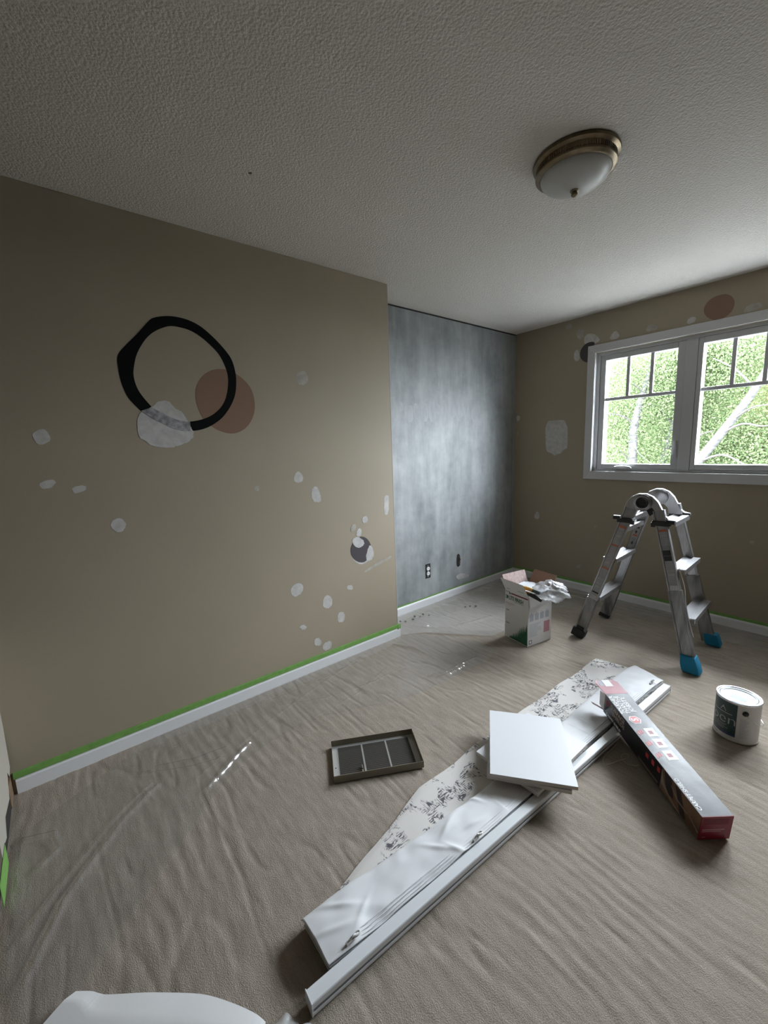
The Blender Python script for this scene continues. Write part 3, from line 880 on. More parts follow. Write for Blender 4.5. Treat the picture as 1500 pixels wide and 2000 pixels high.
# ================================================================== plastic film on the carpet
def ridge(X, Y, pts, wdt, h):
    """height of a pulled-up crease along a polyline"""
    best = np.full(X.shape, 1e9)
    tot = len(pts) - 1
    for i in range(tot):
        (ax, ay), (bx, by) = pts[i], pts[i + 1]
        dx, dy = bx - ax, by - ay
        t = np.clip(((X - ax) * dx + (Y - ay) * dy) / (dx * dx + dy * dy), 0, 1)
        best = np.minimum(best, np.hypot(X - ax - t * dx, Y - ay - t * dy))
    return h * np.exp(-(best / wdt) ** 2)
CREASES = [([(0.53, 0.345), (0.475, 0.435), (0.43, 0.50), (0.385, 0.58)], .0085, .015), ([(0.44, 0.33), (0.40, 0.42), (0.36, 0.47)], .006, .007), ([(0.60, 1.655), (0.614, 1.76), (0.607, 1.88)], .0085, .011), ([(0.375, 0.52), (0.30, 0.70), (0.20, 1.0), (0.08, 1.45)], .006, .007),
           ([(0.37, 0.19), (0.475, 0.05), (0.68, -0.13), (0.87, -0.22)], .009, .012), ([(0.34, 0.17), (0.42, 0.05), (0.60, -0.13), (0.74, -0.24)], .006, .008),
           ([(0.25, 0.20), (0.32, 0.35), (0.34, 0.48)], .006, .010), ([(0.20, 0.10), (0.30, 0.22), (0.36, 0.33), (0.40, 0.46)], .005, .008),
           ([(0.05, -0.2), (0.20, 0.02), (0.30, 0.12), (0.45, 0.16)], .005, .006), ([(0.32, -0.25), (0.36, -0.16), (0.45, -0.14), (0.50, -0.20)], .007, .012),
           ([(0.55, 1.62), (0.58, 1.74), (0.59, 1.90), (0.60, 2.02)], .007, .012), ([(0.20, 0.80), (0.32, 1.05), (0.37, 1.35), (0.36, 1.6)], .005, .006),
           ([(0.10, 0.60), (0.14, 0.95), (0.12, 1.4)], .004, .006), ([(0.42, 0.9), (0.40, 1.2), (0.30, 1.5)], .004, .005), ([(0.10, 1.72), (0.22, 1.80), (0.34, 1.80)], .006, .012)]
def film_z(X, Y):
    z = floor_z(X, Y) + 0.004 + 0.004 * vnoise(X * 9 + Y * 3, Y * 4, 21) + 0.002 * vnoise(X * 30, Y * 16, 22)
    for c in CREASES:
        z = z + ridge(X, Y, *c)
    return z
FP = smooth_poly([(0.016, -0.27), (1.12, -0.27), (0.94, -0.05), (0.70, 0.22), (0.56, 0.38), (0.45, 0.57), (0.42, 0.9), (0.52, 1.15), (0.61, 1.32), (0.645, 1.6), (0.65, 1.85), (0.67, 2.05), (0.60, 2.25), (0.30, 2.15), (0.05, 1.95), (0.016, 1.8)], 1)
V, F = grid_mesh(np.arange(0.016, 1.12, 0.004), np.arange(-0.272, 2.28, 0.0048), film_z, lambda x, y: in_poly(x, y, FP))
o = np_mesh('plastic_film', V, F, M['film'])
tag(o, 'clear wrinkled plastic film covering the carpet along the left tan wall', 'plastic sheet')
CREASES2 = [([(-0.05, 2.05), (0.05, 2.08), (0.20, 2.22)], .008, .010), ([(0.20, 2.28), (0.25, 2.52), (0.27, 2.62)], .008, .014), ([(0.0, 2.3), (0.02, 2.6), (0.0, 3.0)], .007, .007),
            ([(0.45, 3.50), (1.2, 3.51), (2.0, 3.49), (2.78, 3.51)], .007, .006), ([(0.6, 3.58), (1.5, 3.60), (2.78, 3.575)], .007, .006), ([(0.6, 3.65), (1.6, 3.64), (2.78, 3.66)], .006, .005)]
def film_z2(X, Y):
    z = floor_z(X, Y) + 0.0045 + 0.0035 * vnoise(X * 6, Y * 7, 31) + 0.002 * vnoise(X * 20, Y * 24, 32)
    for c in CREASES2:
        z = z + ridge(X, Y, *c)
    return z
FP2 = [(-0.262, 1.875), (0.02, 1.885), (0.10, 2.03), (0.33, 2.22), (0.48, 2.34), (0.50, 3.1), (0.70, 3.42), (2.785, 3.44), (2.785, 3.715), (-0.262, 3.715)]
V, F = grid_mesh(np.arange(-0.262, 2.79, 0.011), np.arange(1.875, 3.716, 0.010), film_z2, lambda x, y: in_poly(x, y, FP2))
o = np_mesh('plastic_film', V, F, M['film_thick'])
tag(o, 'clear shiny plastic film over the carpet beside the grey wall and under the window', 'plastic sheet')
mb = MB()
for (x, y) in ((-0.16, 2.02), (-0.13, 2.05), (-0.155, 2.17), (-0.12, 2.20), (-0.14, 2.25), (-0.09, 2.27), (0.0, 2.62), (0.02, 2.66), (-0.12, 2.12), (0.05, 2.70)):
    s = rng.uniform(0.004, 0.010)
    q = [(x + s * rng.uniform(.6, 1.6) * math.cos(a), y + s * rng.uniform(.6, 1.6) * math.sin(a)) for a in (0, 1.1, 2.2, 3.3, 4.4, 5.4)]
    mb.prism(q, 0.008, 0.013)
single('plaster_crumbs', mb, M['crumb'], 'dark crumbs scattered on the film below the grey wall', 'debris', kind='stuff')

# ================================================================== roman blind with its headrail
t = Thing('roman_blind', 'folded roman blind with white lining, toile print edge and white headrail on the carpet', 'blind', (1.38, 1.45, 0), world=True)
RA, RB = Vector((1.4165, 0.337, 0.002)), Vector((1.5325, 2.49, 0.002))
RP = [(-.018, 0), (.018, 0), (.018, .010), (.012, .012), (.012, .018), (.018, .020), (.018, .036), (.016, .039), (-.016, .039), (-.018, .036)]
rail = t.part('headrail', MB().sweep([(b, a) for a, b in RP], RA, RB, side=(1, 0, 0)), M['rail_white'], bevel=0.0012)
dirR = (RB - RA).normalized()
sideR = Vector((dirR.y, -dirR.x, 0))
t.part('track', MB().sweep([(.0125, .0115), (.0175, .0115), (.0175, .0172), (.0125, .0172)], RA + dirR * .004, RB - dirR * .004, side=(1, 0, 0)), M['rail_grey'], parent=rail)
for P, s in ((RA, -1), (RB, 1)):
    q = P + dirR * (s * 0.0015)
    t.part('end_cap', MB().sweep([(.0402, -.0192), (.0402, .0192), (0.0, .0192), (0.0, -.0192)], q - dirR * .0015, q + dirR * .0015, side=(1, 0, 0)), M['rail_white'], parent=rail, bevel=0.0008)

LEFT = [(0.40, 1.243), (0.515, 1.248), (0.721, 1.268), (0.924, 1.285), (1.157, 1.303), (1.5, 1.303), (1.826, 1.303), (2.141, 1.300), (2.521, 1.312), (2.60, 1.330)]
RIGHT = [(0.40, 1.394), (0.483, 1.404), (0.979, 1.432), (1.3, 1.444), (1.5, 1.452), (2.19, 1.481), (2.53, 1.502), (2.60, 1.508)]
lx = lambda y: np.interp(y, *zip(*LEFT))
rx = lambda y: np.interp(y, *zip(*RIGHT))
ny_, nt_ = 460, 48
ys = np.linspace(0.405, 2.59, ny_)
def lining_sheet(top, amp, inset, seed, drop, y_in=0.0):
    V, F = [], []
    S = np.linspace(0, 1, nt_)
    for i, y in enumerate(ys):
        yy = np.clip(y, 0.405 + y_in, 2.585 - y_in)
        a, b = lx(yy) + inset, rx(yy) - inset * .3
        for j, s in enumerate(S):
            x = a + (b - a) * s
            y2 = yy
            if yy > 2.5:                              # slanted far end
                y2 = yy - max(0, (yy - 2.5)) * 0.75 * s
            e = min(s * (b - a), 0.03) / 0.03          # rounded left fold
            fl = 1.0
            if 1.16 < y2 < 1.78 or 1.86 < y2 < 2.12:
                fl = 0.18
            n = vnoise(np.array(x * 13.0 + y2 * 5), np.array(y2 * 6.5 - x * 7), seed) - 0.5
            n2 = vnoise(np.array(x * 30.0 + y2 * 9), np.array(y2 * 19 - x * 12), seed + 1) - 0.5
            near = math.exp(-((y2 - 0.47) / 0.10) ** 2) * math.exp(-((s - 0.55) / 0.30) ** 2)
            gully = math.exp(-((y2 - 0.50 - 0.16 * (s - .4)) / 0.03) ** 2) * (0.3 + s)
            z = top + fl * amp * (n * 0.9 + n2 * 0.5) + amp * (0.8 * near - 0.3 * gully * (seed == 41)) - drop * (1 - math.sqrt(max(0, 1 - (1 - e) ** 2)))
            if seed == 41:                                # crisp pulls in the cloth
                for (qx, qy, dx, dy, ln) in ((1.36, 0.86, .75, .66, .07), (1.33, 0.93, -.3, .95, .06), (1.40, 0.90, .9, .4, .05), (1.29, 0.50, .6, .8, .08), (1.34, 0.46, .35, .94, .07), (1.38, 1.02, .2, .98, .06), (1.31, 1.10, .9, .45, .05), (1.35, 0.55, -.5, .86, .06)):
                    u_ = (x - qx) * dx + (y2 - qy) * dy
                    v_ = -(x - qx) * dy + (y2 - qy) * dx
                    z += 0.0042 * math.exp(-(u_ / ln) ** 2 * 2) * math.exp(-(v_ / .009) ** 2)
            V.append((x, y2, z))
    n = len(V)
    V += [(x, y, z - 0.0035) for x, y, z in V]
    for i in range(ny_ - 1):
        for j in range(nt_ - 1):
            q = (i * nt_ + j, (i + 1) * nt_ + j, (i + 1) * nt_ + j + 1, i * nt_ + j + 1)
            F.append(q); F.append(tuple(n + k for k in reversed(q)))
    for i in range(ny_ - 1):
        for j in (0, nt_ - 1):
            a, b = i * nt_ + j, (i + 1) * nt_ + j
            F.append((a, b, n + b, n + a))
    for j in range(nt_ - 1):
        for i in (0, ny_ - 1):
            a, b = i * nt_ + j, i * nt_ + j + 1
            F.append((a, b, n + b, n + a))
    return MB().add(V, F)
t.part('lining', lining_sheet(0.0445, 0.0085, 0.0, 41, 0.014), M['lining'], smooth='all')
ny_, nt_ = 110, 12
ys = np.linspace(0.405, 2.59, ny_)
for k, (z, ins, mt) in enumerate(((0.032, 0.004, 'lining'), (0.025, -0.002, 'toile'), (0.018, 0.006, 'lining'), (0.011, 0.001, 'toile'))):
    t.part('fabric_fold', lining_sheet(z, 0.0025, ins, 50 + 2 * k, 0.003, 0.004 + 0.004 * (k % 2)), M[mt], smooth=True)
# the printed side, spread flat to the left of the fold
PR = [(0.43, 1.246), (0.587, 1.217), (0.714, 1.188), (0.907, 1.134), (1.011, 1.112), (1.226, 1.110), (1.403, 1.101), (1.732, 1.106), (2.107, 1.112), (2.545, 1.122)]
px = lambda y: np.interp(y, *zip(*PR))
V, F = [], []
ysp = np.linspace(0.43, 2.56, 240)
for i, y in enumerate(ysp):
    a, b = px(y) + 0.004 * math.sin(y * 17), 1.345
    for j in range(26):
        s = j / 25
        x = a + (b - a) * s
        e = min(1, (x - a) / 0.02)
        y2 = y + (0.03 * s if y > 2.4 else 0) * (y - 2.4) / 0.16
        V.append((x, y2, 0.0045 + 0.0035 * e + 0.0035 * s + 0.0035 * (float(vnoise(np.array(x * 16), np.array(y * 9), 61)) - .5)))
n = len(V)
V += [(x, y, z - 0.002) for x, y, z in V]
for i in range(239):
    for j in range(25):
        q = (i * 26 + j, (i + 1) * 26 + j, (i + 1) * 26 + j + 1, i * 26 + j + 1)
        F.append(q); F.append(tuple(n + k for k in reversed(q)))
    F.append((i * 26, (i + 1) * 26, n + (i + 1) * 26, n + i * 26))
for j in range(25):
    for i in (0, 239):
        F.append((i * 26 + j, i * 26 + j + 1, n + i * 26 + j + 1, n + i * 26 + j))
t.part('printed_fabric', MB().add(V, F), M['toile'], smooth=True)
# lift cords along the hem, their rings, the slack piece at the far end and the bead chain
for k in range(3):
    pts = [(float(rx(y)) - 0.006 - 0.009 * k - (0.004 if y < .5 else 0), y, 0.0455 + 0.0015 * math.sin(y * 9 + k)) for y in np.linspace(0.44, 2.42, 44)]
    t.part('lift_cord', MB().tube(pts, 0.0014, 6), M['lining'], smooth=True)
for (x, y) in ((1.392, 0.487), (1.425, 0.985), (1.474, 2.44)):
    mb = MB()
    for a in (0, 1):
        c = Vector((x, y + a * .012, 0.055))
        mb.tube([c + Vector((0.007 * math.cos(w) * (1 if a else .3), 0.010 * math.sin(w), 0.007 * math.cos(w) * (1 if not a else .5))) for w in np.linspace(0, 2 * math.pi, 17)], 0.0022, 6, cap=False)
    mb.box(x - .004, x + .004, y - .022, y + .002, 0.047, 0.054)
    t.part('cord_ring', mb, M['ring_plastic'], smooth=True)
t.part('loose_cord', MB().tube(catmull([(1.476, 2.445, .052), (1.50, 2.43, .050), (1.512, 2.40, .041)], 6), 0.0014, 6), M['lining'], smooth=True)
ch = [(1.50, 2.02, .006), (1.525, 1.86, .004), (1.523, 1.74, .003), (1.545, 1.70, .003), (1.575, 1.765, .004), (1.592, 1.82, .003), (1.575, 1.83, .003), (1.572, 1.795, .004), (1.60, 1.772, .003), (1.625, 1.78, .003), (1.64, 1.80, .003)]
pts = catmull(ch, 9)
mb = MB().tube(pts, 0.0009, 6)
t.part('bead_chain', mb, M['cord'], smooth=True)
mb = MB()
acc, last = 0, pts[0]
for q in pts:
    if (q - last).length >= 0.0065:
        mb.lathe([(0, -.0022), (.0019, -.0011), (.0019, .0011), (0, .0022)], 6, X=Matrix.Translation(q)); last = q
t.part('chain_beads', mb, M['cord'], kind='stuff', smooth=True)

# ================================================================== three white boards on the blind
def board(label, cx, cyy, z, rz, lx_, ly_, tilt=0.0):
    t = Thing('melamine_board', label, 'board', (cx, cyy, z), rz, 'cut white boards stacked on the blind')
    t.root.rotation_euler = (0, tilt, rz)
    t.part('core', MB().box(-lx_ / 2, lx_ / 2, -ly_ / 2, ly_ / 2, 0, 0.0140), M['melamine_edge'], bevel=0.0006)
    t.part('white_face', MB().box(-lx_ / 2 - .0002, lx_ / 2 + .0002, -ly_ / 2 - .0002, ly_ / 2 + .0002, 0.0141, 0.0154), M['melamine'], bevel=0.0004)
board('lowest white board, turned so that two corners poke out under the stack', 1.326, 1.487, 0.050, R(0), 0.292, 0.400)
board('middle white board with its lower left edge showing below the top one', 1.318, 1.452, 0.0657, R(34.5), 0.312, 0.396)
board('topmost white board lying square on the blind next to the long carton', 1.323, 1.460, 0.0815, R(37.0), 0.322, 0.404, 0.0)

# ================================================================== long carpet-film carton
rz, pt = R(141.5), math.asin(.06 / .62)
t = Thing('film_carton', 'long black and red carton lying across the blind beside the paint can', 'carton', (1.935, 1.63, 0.001))
t.root.rotation_euler = (0, -pt, rz)
W2, HT, LN = 0.055, 0.100, 0.62
mb = MB()
w_ = 0.002
mb.box(0.002, LN, -W2, W2, 0, w_); mb.box(0.002, LN, -W2, W2, HT - w_, HT)
mb.box(0.002, LN, -W2, -W2 + w_, w_, HT - w_); mb.box(0.002, LN, W2 - w_, W2, w_, HT - w_)
body = t.part('sleeve', mb, M['carton_black'], bevel=0.0008)
t.part('red_end', MB().box(-0.0002, 0.002, -W2, W2, 0, HT), M['carton_red'], bevel=0.0008)
t.part('film_roll', MB().lathe([(0.018, 0), (0.045, 0), (0.045, 0.58), (0.018, 0.58), (0.018, 0)], 28, X=Matrix(((0, 0, 1, 0.01), (1, 0, 0, 0), (0, 1, 0, 0.05), (0, 0, 0, 1)))), M['paper'], smooth=True)
fp = t.part('top_flap', MB().prism([(LN, -W2), (LN, W2), (LN + .085, W2 + .004), (LN + .103, W2 - .004), (LN + .103, -.035), (LN + .085, -W2 + .004)], HT - w_, HT), M['carton_red'])
t.part('white_sticker', MB().box(LN + .055, LN + .103, -.015, .022, HT, HT + .0004), M['ink_white'], parent=fp)
t.part('price_mark', MB().box(LN + .060, LN + .098, .026, .046, HT, HT + .0004), M['ink_bluegrey'], parent=fp)
t.part('side_flap', MB().prism([(LN, 0.004), (LN + .040, 0.012), (LN + .046, 0.085), (LN, 0.096)], W2 - .002, W2, X=Matrix(((1, 0, 0, 0), (0, 0, 1, 0), (0, 1, 0, 0), (0, 0, 0, 1)))), M['card_white'])
t.part('torn_flap', MB().box(0, 0.055, 0, 0.03, 0, 0.0015, X=Matrix.Translation((LN - .004, W2 + .002, 0.012)) @ Matrix.Rotation(R(35), 4, 'Z') @ Matrix.Rotation(R(50), 4, 'X')), M['card_pale'])
# print on the top: x runs along the carton, letters stand towards +y
TZ = HT + 0.0002
def top_text(body_, x, y, size, m, sx=1.0, al='CENTER', nm='lettering', sh=0.0):
    t.part(nm, text_mb(body_, size, frame((x, y, TZ), (1, 0, 0), (0, 1, 0)), align=al, sx=sx, shear=sh), M[m], parent=body)
top_text('TOUGHER', 0.545, 0.040, 0.0285, 'ink_white', 0.90)
top_text('THAN THE', 0.545, 0.016, 0.0285, 'ink_white', 0.83)
top_text('JOBSITE', 0.545, -0.008, 0.0285, 'ink_white', 0.98)
top_text('CARPET SHIELD', 0.086, 0.041, 0.0200, 'ink_white', 0.90, sh=0.15)
hexo = lambda r, cx, cyy: [(cx + r * math.cos(R(a)) * .95, cyy + r * math.sin(R(a)) * 1.0) for a in (30, 90, 150, 210, 270, 330)]
t.part('emblem_border', MB().prism(hexo(0.027, 0.448, 0.014), TZ, TZ + .0003), M['ink_white'], parent=body)
t.part('emblem', MB().prism(hexo(0.023, 0.448, 0.014), TZ + .0003, TZ + .0006), M['ink_red'], parent=body)
t.part('emblem_letter', text_mb('S', 0.042, frame((0.448, 0.014, TZ + .0006), (1, 0, 0), (0, 1, 0))), M['ink_white'], parent=body)
mb = MB(); mb2 = MB(); mb3 = MB()
for k, x in enumerate((0.375, 0.315, 0.255)):
    mb.box(x - .023, x + .023, -.030, .010, TZ, TZ + .0003)
    mb3.box(x - .010, x + .008, -.018, .000, TZ + .0003, TZ + .0005)
    for q in range(3):
        mb2.box(x - .012 + .004 * q, x + .008 + .004 * q, 0.040 - .0095 * q, 0.046 - .0095 * q, TZ, TZ + .0004)
t.part('pictograms', mb, M['ink_white'], parent=body, kind='stuff')
t.part('pictogram_figures', mb3, M['ink_pink'], parent=body, kind='stuff')
t.part('red_words', mb2, M['ink_red'], parent=body, kind='stuff')
# print on the long side that faces the room: letters read towards the near end
SY = W2 + 0.0002
def side_text(body_, x, z, size, m, sx=1.0):
    t.part('lettering', text_mb(body_, size, frame((x, SY, z), (-1, 0, 0), (0, 0, 1)), sx=sx), M[m], parent=body)
side_text('SURFACE', 0.510, 0.076, 0.028, 'ink_tan', 0.95)
side_text('SHIELDS', 0.500, 0.049, 0.028, 'ink_tan', 0.95)
side_text('CARPET SHIELD', 0.535, 0.013, 0.017, 'ink_white', 1.0)
XS = Matrix(((-1, 0, 0, 0), (0, 0, 1, 0), (0, 1, 0, 0), (0, 0, 0, 1)))       # (-x, z) drawn on the side
def side(poly, m, nm, lift=0.0, kind=None):
    t.part(nm, MB().prism([(-a, b) for a, b in poly], SY + lift, SY + lift + .0003, X=XS), M[m], parent=body, kind=kind)
side([(0.592 + .014 * math.cos(a * .628), 0.070 + .016 * math.sin(a * .628)) for a in range(10)], 'ink_maroon', 'round_emblem')
side([(0.300, 0.075), (0.282, 0.075), (0.282, 0.055), (0.300, 0.055)], 'ink_red', 'red_panel')
side([(0.262, 0.078), (0.246, 0.078), (0.246, 0.056), (0.262, 0.056)], 'ink_red', 'red_panel')
side([(0.228, 0.080), (0.212, 0.080), (0.212, 0.058), (0.228, 0.058)], 'ink_red', 'red_panel')
for k in range(2):
    side([(0.34, 0.012 - .006 * k), (0.215, 0.012 - .006 * k), (0.215, 0.0145 - .006 * k), (0.34, 0.0145 - .006 * k)], 'ink_tan', 'print_line')
side([(0.203, 0.001), (0.002, 0.001), (0.002, 0.099), (0.200, 0.099)], 'photo_tan', 'stair_photo')
side([(0.190, 0.097), (0.150, 0.097), (0.128, 0.030), (0.165, 0.020), (0.178, 0.060)], 'photo_dark', 'stair_shadow', .0003)
side([(0.130, 0.095), (0.100, 0.095), (0.062, 0.010), (0.090, 0.004), (0.108, 0.050)], 'photo_dark', 'stair_shadow', .0003)
side([(0.203, 0.090), (0.198, 0.030), (0.120, 0.003), (0.075, 0.003), (0.150, 0.022), (0.180, 0.045)], 'photo_pale', 'stair_edge', .0004)
side([(0.150, 0.072), (0.144, 0.072), (0.108, 0.050), (0.060, 0.046), (0.060, 0.040), (0.112, 0.043)], 'photo_pale', 'stair_edge', .0004)
side([(0.062, 0.050), (0.056, 0.050), (0.004, 0.030), (0.004, 0.022)], 'photo_pale', 'stair_edge', .0004)
# print on the red end
def end(y0, y1, z0, z1, m, nm):
    t.part(nm, MB().box(-.0006, -.0002, y0, y1, z0, z1), M[m])
end(-.040, .044, .066, .090, 'ink_maroon', 'end_panel')
end(-.030, .046, .041, .047, 'ink_pink', 'end_lettering')
end(-.020, .046, .034, .038, 'ink_pink', 'end_lettering')
end(.030, .044, .010, .013, 'ink_pink', 'end_lettering')
end(-.036, -.028, .008, .018, 'ink_maroon', 'end_panel')

# ================================================================== paint can
t = Thing('paint_can', 'white paint can with a dark green label standing on the carpet at the right', 'paint can', (1.854, 2.351, 0))
CR, CH = 0.0815, 0.192
t.part('body', MB().lathe([(0, 0.0), (CR - .002, 0.0), (CR + .0015, 0.001), (CR + .002, .005), (CR, .007), (CR, CH - .006), (CR + .0015, CH - .004)], 64), M['can_white'], smooth=True)
t.part('rim', MB().lathe([(CR + .0006, CH - .007), (CR + .0028, CH - .005), (CR + .003, CH - .001), (CR + .001, CH + .001), (CR - .003, CH), (CR - .005, CH - .004), (CR - .010, CH - .004), (CR - .011, CH - .001), (CR - .0125, CH - .002), (CR - .0135, CH - .006)], 64), M['can_metal'], smooth=True)
lid = t.part('lid', MB().lathe([(CR - .0135, CH - .006), (CR - .015, CH - .002), (CR - .018, CH - .002), (CR - .020, CH - .005), (CR - .024, CH - .0065), (0, CH - .0065)], 64), M['can_lid'], smooth=True)
t.part('lid_sticker', MB().box(-.026, .034, -.030, .012, CH - .0064, CH - .0060, X=Matrix.Rotation(R(-8), 4, 'Z')), M['ink_bluegrey'], parent=lid)
def wrap(mb, lift):
    """bend a drawing (x across, y up) round the can; x = 0 faces angle LA"""
    mb.v = [((CR + lift + z) * math.cos(LA + x / CR), (CR + lift + z) * math.sin(LA + x / CR), y) for x, y, z in mb.v]
    return mb
LA = R(-118)
def can_patch(x0, x1, y0, y1, n=24):
    mb = MB()
    vs, fs = [], []
    for k in range(n + 1):
        x = x0 + (x1 - x0) * k / n
        vs += [(x, y0, 0), (x, y1, 0)]
    for k in range(n):
        fs.append((2 * k, 2 * k + 2, 2 * k + 3, 2 * k + 1))
    return mb.add(vs, fs)
lb = t.part('green_label', wrap(can_patch(-.085, .052, .030, .182), .0003), M['can_green'], smooth='all')
t.part('navy_band', wrap(can_patch(-.085, .052, .024, .034), .0004), M['can_blue'], parent=lb, smooth='all')
t.part('lettering', wrap(text_mb('aspen', .066, Matrix.Translation((-.030, .098, 0)), thick=.0001, sx=1.12, bold=-0.012), .0007), M['ink_bluegrey'], parent=lb)
mb = MB().prism([(-.0145, .135), (.0125, .135), (-.001, .160)], 0, .0002).prism([(-.006, .1375), (.004, .1375), (-.001, .147)], .0002, .0004, mi=1)
t.part('triangle_mark', wrap(mb, .0006), [M['ink_bluegrey'], M['can_green']], parent=lb)
mb = can_patch(-.052, .036, .1255, .1285, 16)
t.part('brand_line', wrap(mb, .0006), M['ink_bluegrey'], parent=lb)
mb = MB()
for k, (w, y) in enumerate(((.024, .068), (.018, .061), (.030, .053), (.014, .046))):
    q = can_patch(-.006 - w, -.006 + w, y, y + .0028, 10)
    mb.add(q.v, q.f)
t.part('small_print', wrap(mb, .0006), M['ink_grey'], parent=lb, kind='stuff')
q = can_patch(-.062, -.018, .011, .0165, 10)
t.part('foot_print', wrap(q, .0004), M['ink_grey'])
mb = MB()
for k in range(15):
    y = .120 - .0065 * k
    q = can_patch(.064, .064 + rng.uniform(.018, .036), y, y + .0022, 6)
    mb.add(q.v, q.f)
t.part('side_print', wrap(mb, .0004), M['ink_bluegrey'], kind='stuff')
ea = LA + .081 / CR
ear = t.part('ear', MB().lathe([(0, 0.006), (.006, .006), (.011, .003), (.0125, 0), (0, 0)], 20, X=Matrix.Translation((CR * math.cos(ea), CR * math.sin(ea), .150)) @ Matrix.Rotation(ea, 4, 'Z') @ Matrix.Rotation(R(90), 4, 'Y')), M['black_plastic'], smooth=True)
def on_can(a, r, z):
    return (r * math.cos(a), r * math.sin(a), z)
t.part('wire_handle', MB().tube(catmull([on_can(ea, CR + .007, .148), on_can(ea + .15, CR + .011, .135), on_can(ea + .6, CR + .012, .105), on_can(ea + 1.3, CR + .012, .082), on_can(ea + 2.0, CR + .012, .090), on_can(ea + 2.8, CR + .011, .130), on_can(ea + 3.14, CR + .006, .150)], 8), .0013, 6), M['can_metal'], smooth=True)

# ================================================================== return-air grille lying face down
t = Thing('vent_cover', 'grey return air grille lying face down on the carpet', 'vent cover', (0.852, 0.985, 0.001), R(61.3))
VL, VW, VH = 0.1955, 0.1085, 0.030
mb = MB()
cols = [(-VL + .028, -VL + .136), (-.052, .054), (VL - .134, VL - .028)]
xs = [-VL] + [v for c in cols for v in c] + [VL]
yb0, yb1 = -VW + .022, VW - .022
mb.box(-VL, VL, -VW, yb0, 0, .0016); mb.box(-VL, VL, yb1, VW, 0, .0016)
for k in range(0, len(xs), 2):
    mb.box(xs[k], xs[k + 1], yb0, yb1, 0, .0016)
t.part('face_plate', mb, M['vent'])
for nm, q in (('flange', (-VL, VL, -VW, -VW + .0016)), ('flange', (-VL, VL, VW - .0016, VW)), ('flange', (VL - .0016, VL, -VW + .0016, VW - .0016)), ('flange', (-VL, -VL + .0016, -VW + .0016, VW - .0016))):
    h = VH if q[1] - q[0] > .1 or q[0] > 0 else .010
    t.part(nm, MB().box(*q, .0016, h), M['vent_in'])
sl = None
for (x0, x1) in cols:
    for k in range(17):
        y = yb0 + (yb1 - yb0) * (k + .5) / 17
        if sl is None:
            sl = MB().box(-.054, .054, -.0030, .0030, -.0005, .0005, X=Matrix.Rotation(R(40), 4, 'X')).mesh('louver', M['vent_slat'])
        o = link('louver', sl, t.root)
        o.location = ((x0 + x1) / 2, y, .0048)
        o.scale.x = (x1 - x0) / .108
t.part('damper_lever', MB().box(-.072, -.066, -.095, -.062, .0018, .009).box(-.071, -.067, -.070, -.050, .007, .016), M['vent_in'])
t.part('screw_hole', MB().lathe([(0, .0018), (.003, .0018), (.003, .0016)], 12, X=Matrix.Translation((-VL + .012, -.03, 0))), M['dark_gap'])

# ================================================================== white foam sheet and crumpled bag at the bottom edge
top = catmull([(1.000, -0.118, 0), (1.026, -0.087, 0), (1.046, -0.070, 0), (1.066, -0.050, 0), (1.134, 0.038, 0), (1.215, 0.130, 0), (1.286, 0.186, 0), (1.345, 0.224, 0), (1.378, 0.238, 0)], 10)
bot = catmull([(1.085, -0.262, 0), (1.12, -0.262, 0), (1.25, -0.258, 0), (1.40, -0.22, 0), (1.52, -0.12, 0), (1.56, 0.05, 0), (1.50, 0.14, 0)], 10)
V, F = [], []
for i in range(len(top)):
    b_ = bot[int(i * (len(bot) - 1) / (len(top) - 1))]
    for j in range(26):
        q = top[i].lerp(b_, j / 25)
        V.append((q.x, q.y, 0.012 + 0.012 * min(1, j / 4) + 0.008 * math.sin((q.x - q.y) * 6) + 0.006 * float(vnoise(np.array(q.x * 7), np.array(q.y * 7), 71))))
for i in range(len(top) - 1):
    for j in range(25):
        F.append((i * 26 + j, (i + 1) * 26 + j, (i + 1) * 26 + j + 1, i * 26 + j + 1))
V, F = np.array(V), np.array(F)
n = len(V)
V2 = np.concatenate([V, V - [0, 0, .0015]]); F2 = np.concatenate([F, F[:, ::-1] + n])
o = np_mesh('foam_sheet', V2, F2, M['sheet'])
tag(o, 'large white foam sheet spread on the carpet at the bottom edge of the photo', 'sheet')
edge = smooth_poly([(1.385, 0.262), (1.405, 0.292), (1.44, 0.312), (1.50, 0.330), (1.57, 0.318), (1.64, 0.24), (1.62, 0.05), (1.50, 0.02), (1.42, 0.20)], 3)
V, F = [], []
ne, cc = len(edge), (1.51, 0.20)
for k in range(40):
    f = k / 39
    for i, (ex, ey) in enumerate(edge):
        r_ = 1 + (0.04 * math.sin(i * 0.52) + 0.025 * math.sin(i * 0.9 + 1)) * f
        x, y = cc[0] + (ex - cc[0]) * f * r_, cc[1] + (ey - cc[1]) * f * r_
        z = 0.010 + (1 - f ** 3) * 0.030 + 0.016 * float(vnoise(np.array(x * 22), np.array(y * 22), 81)) + 0.014 * abs(float(vnoise(np.array(x * 50), np.array(y * 42), 82)) - .5)
        V.append((x, y, z))
for k in range(39):
    for i in range(ne):
        F.append((k * ne + i, k * ne + (i + 1) % ne, (k + 1) * ne + (i + 1) % ne, (k + 1) * ne + i))
V, F = np.array(V), np.array(F)
o = np_mesh('plastic_wrapper', V, F, M['bag'])
tag(o, 'crumpled clear plastic wrapper beside the white sheet at the bottom edge', 'wrapper')

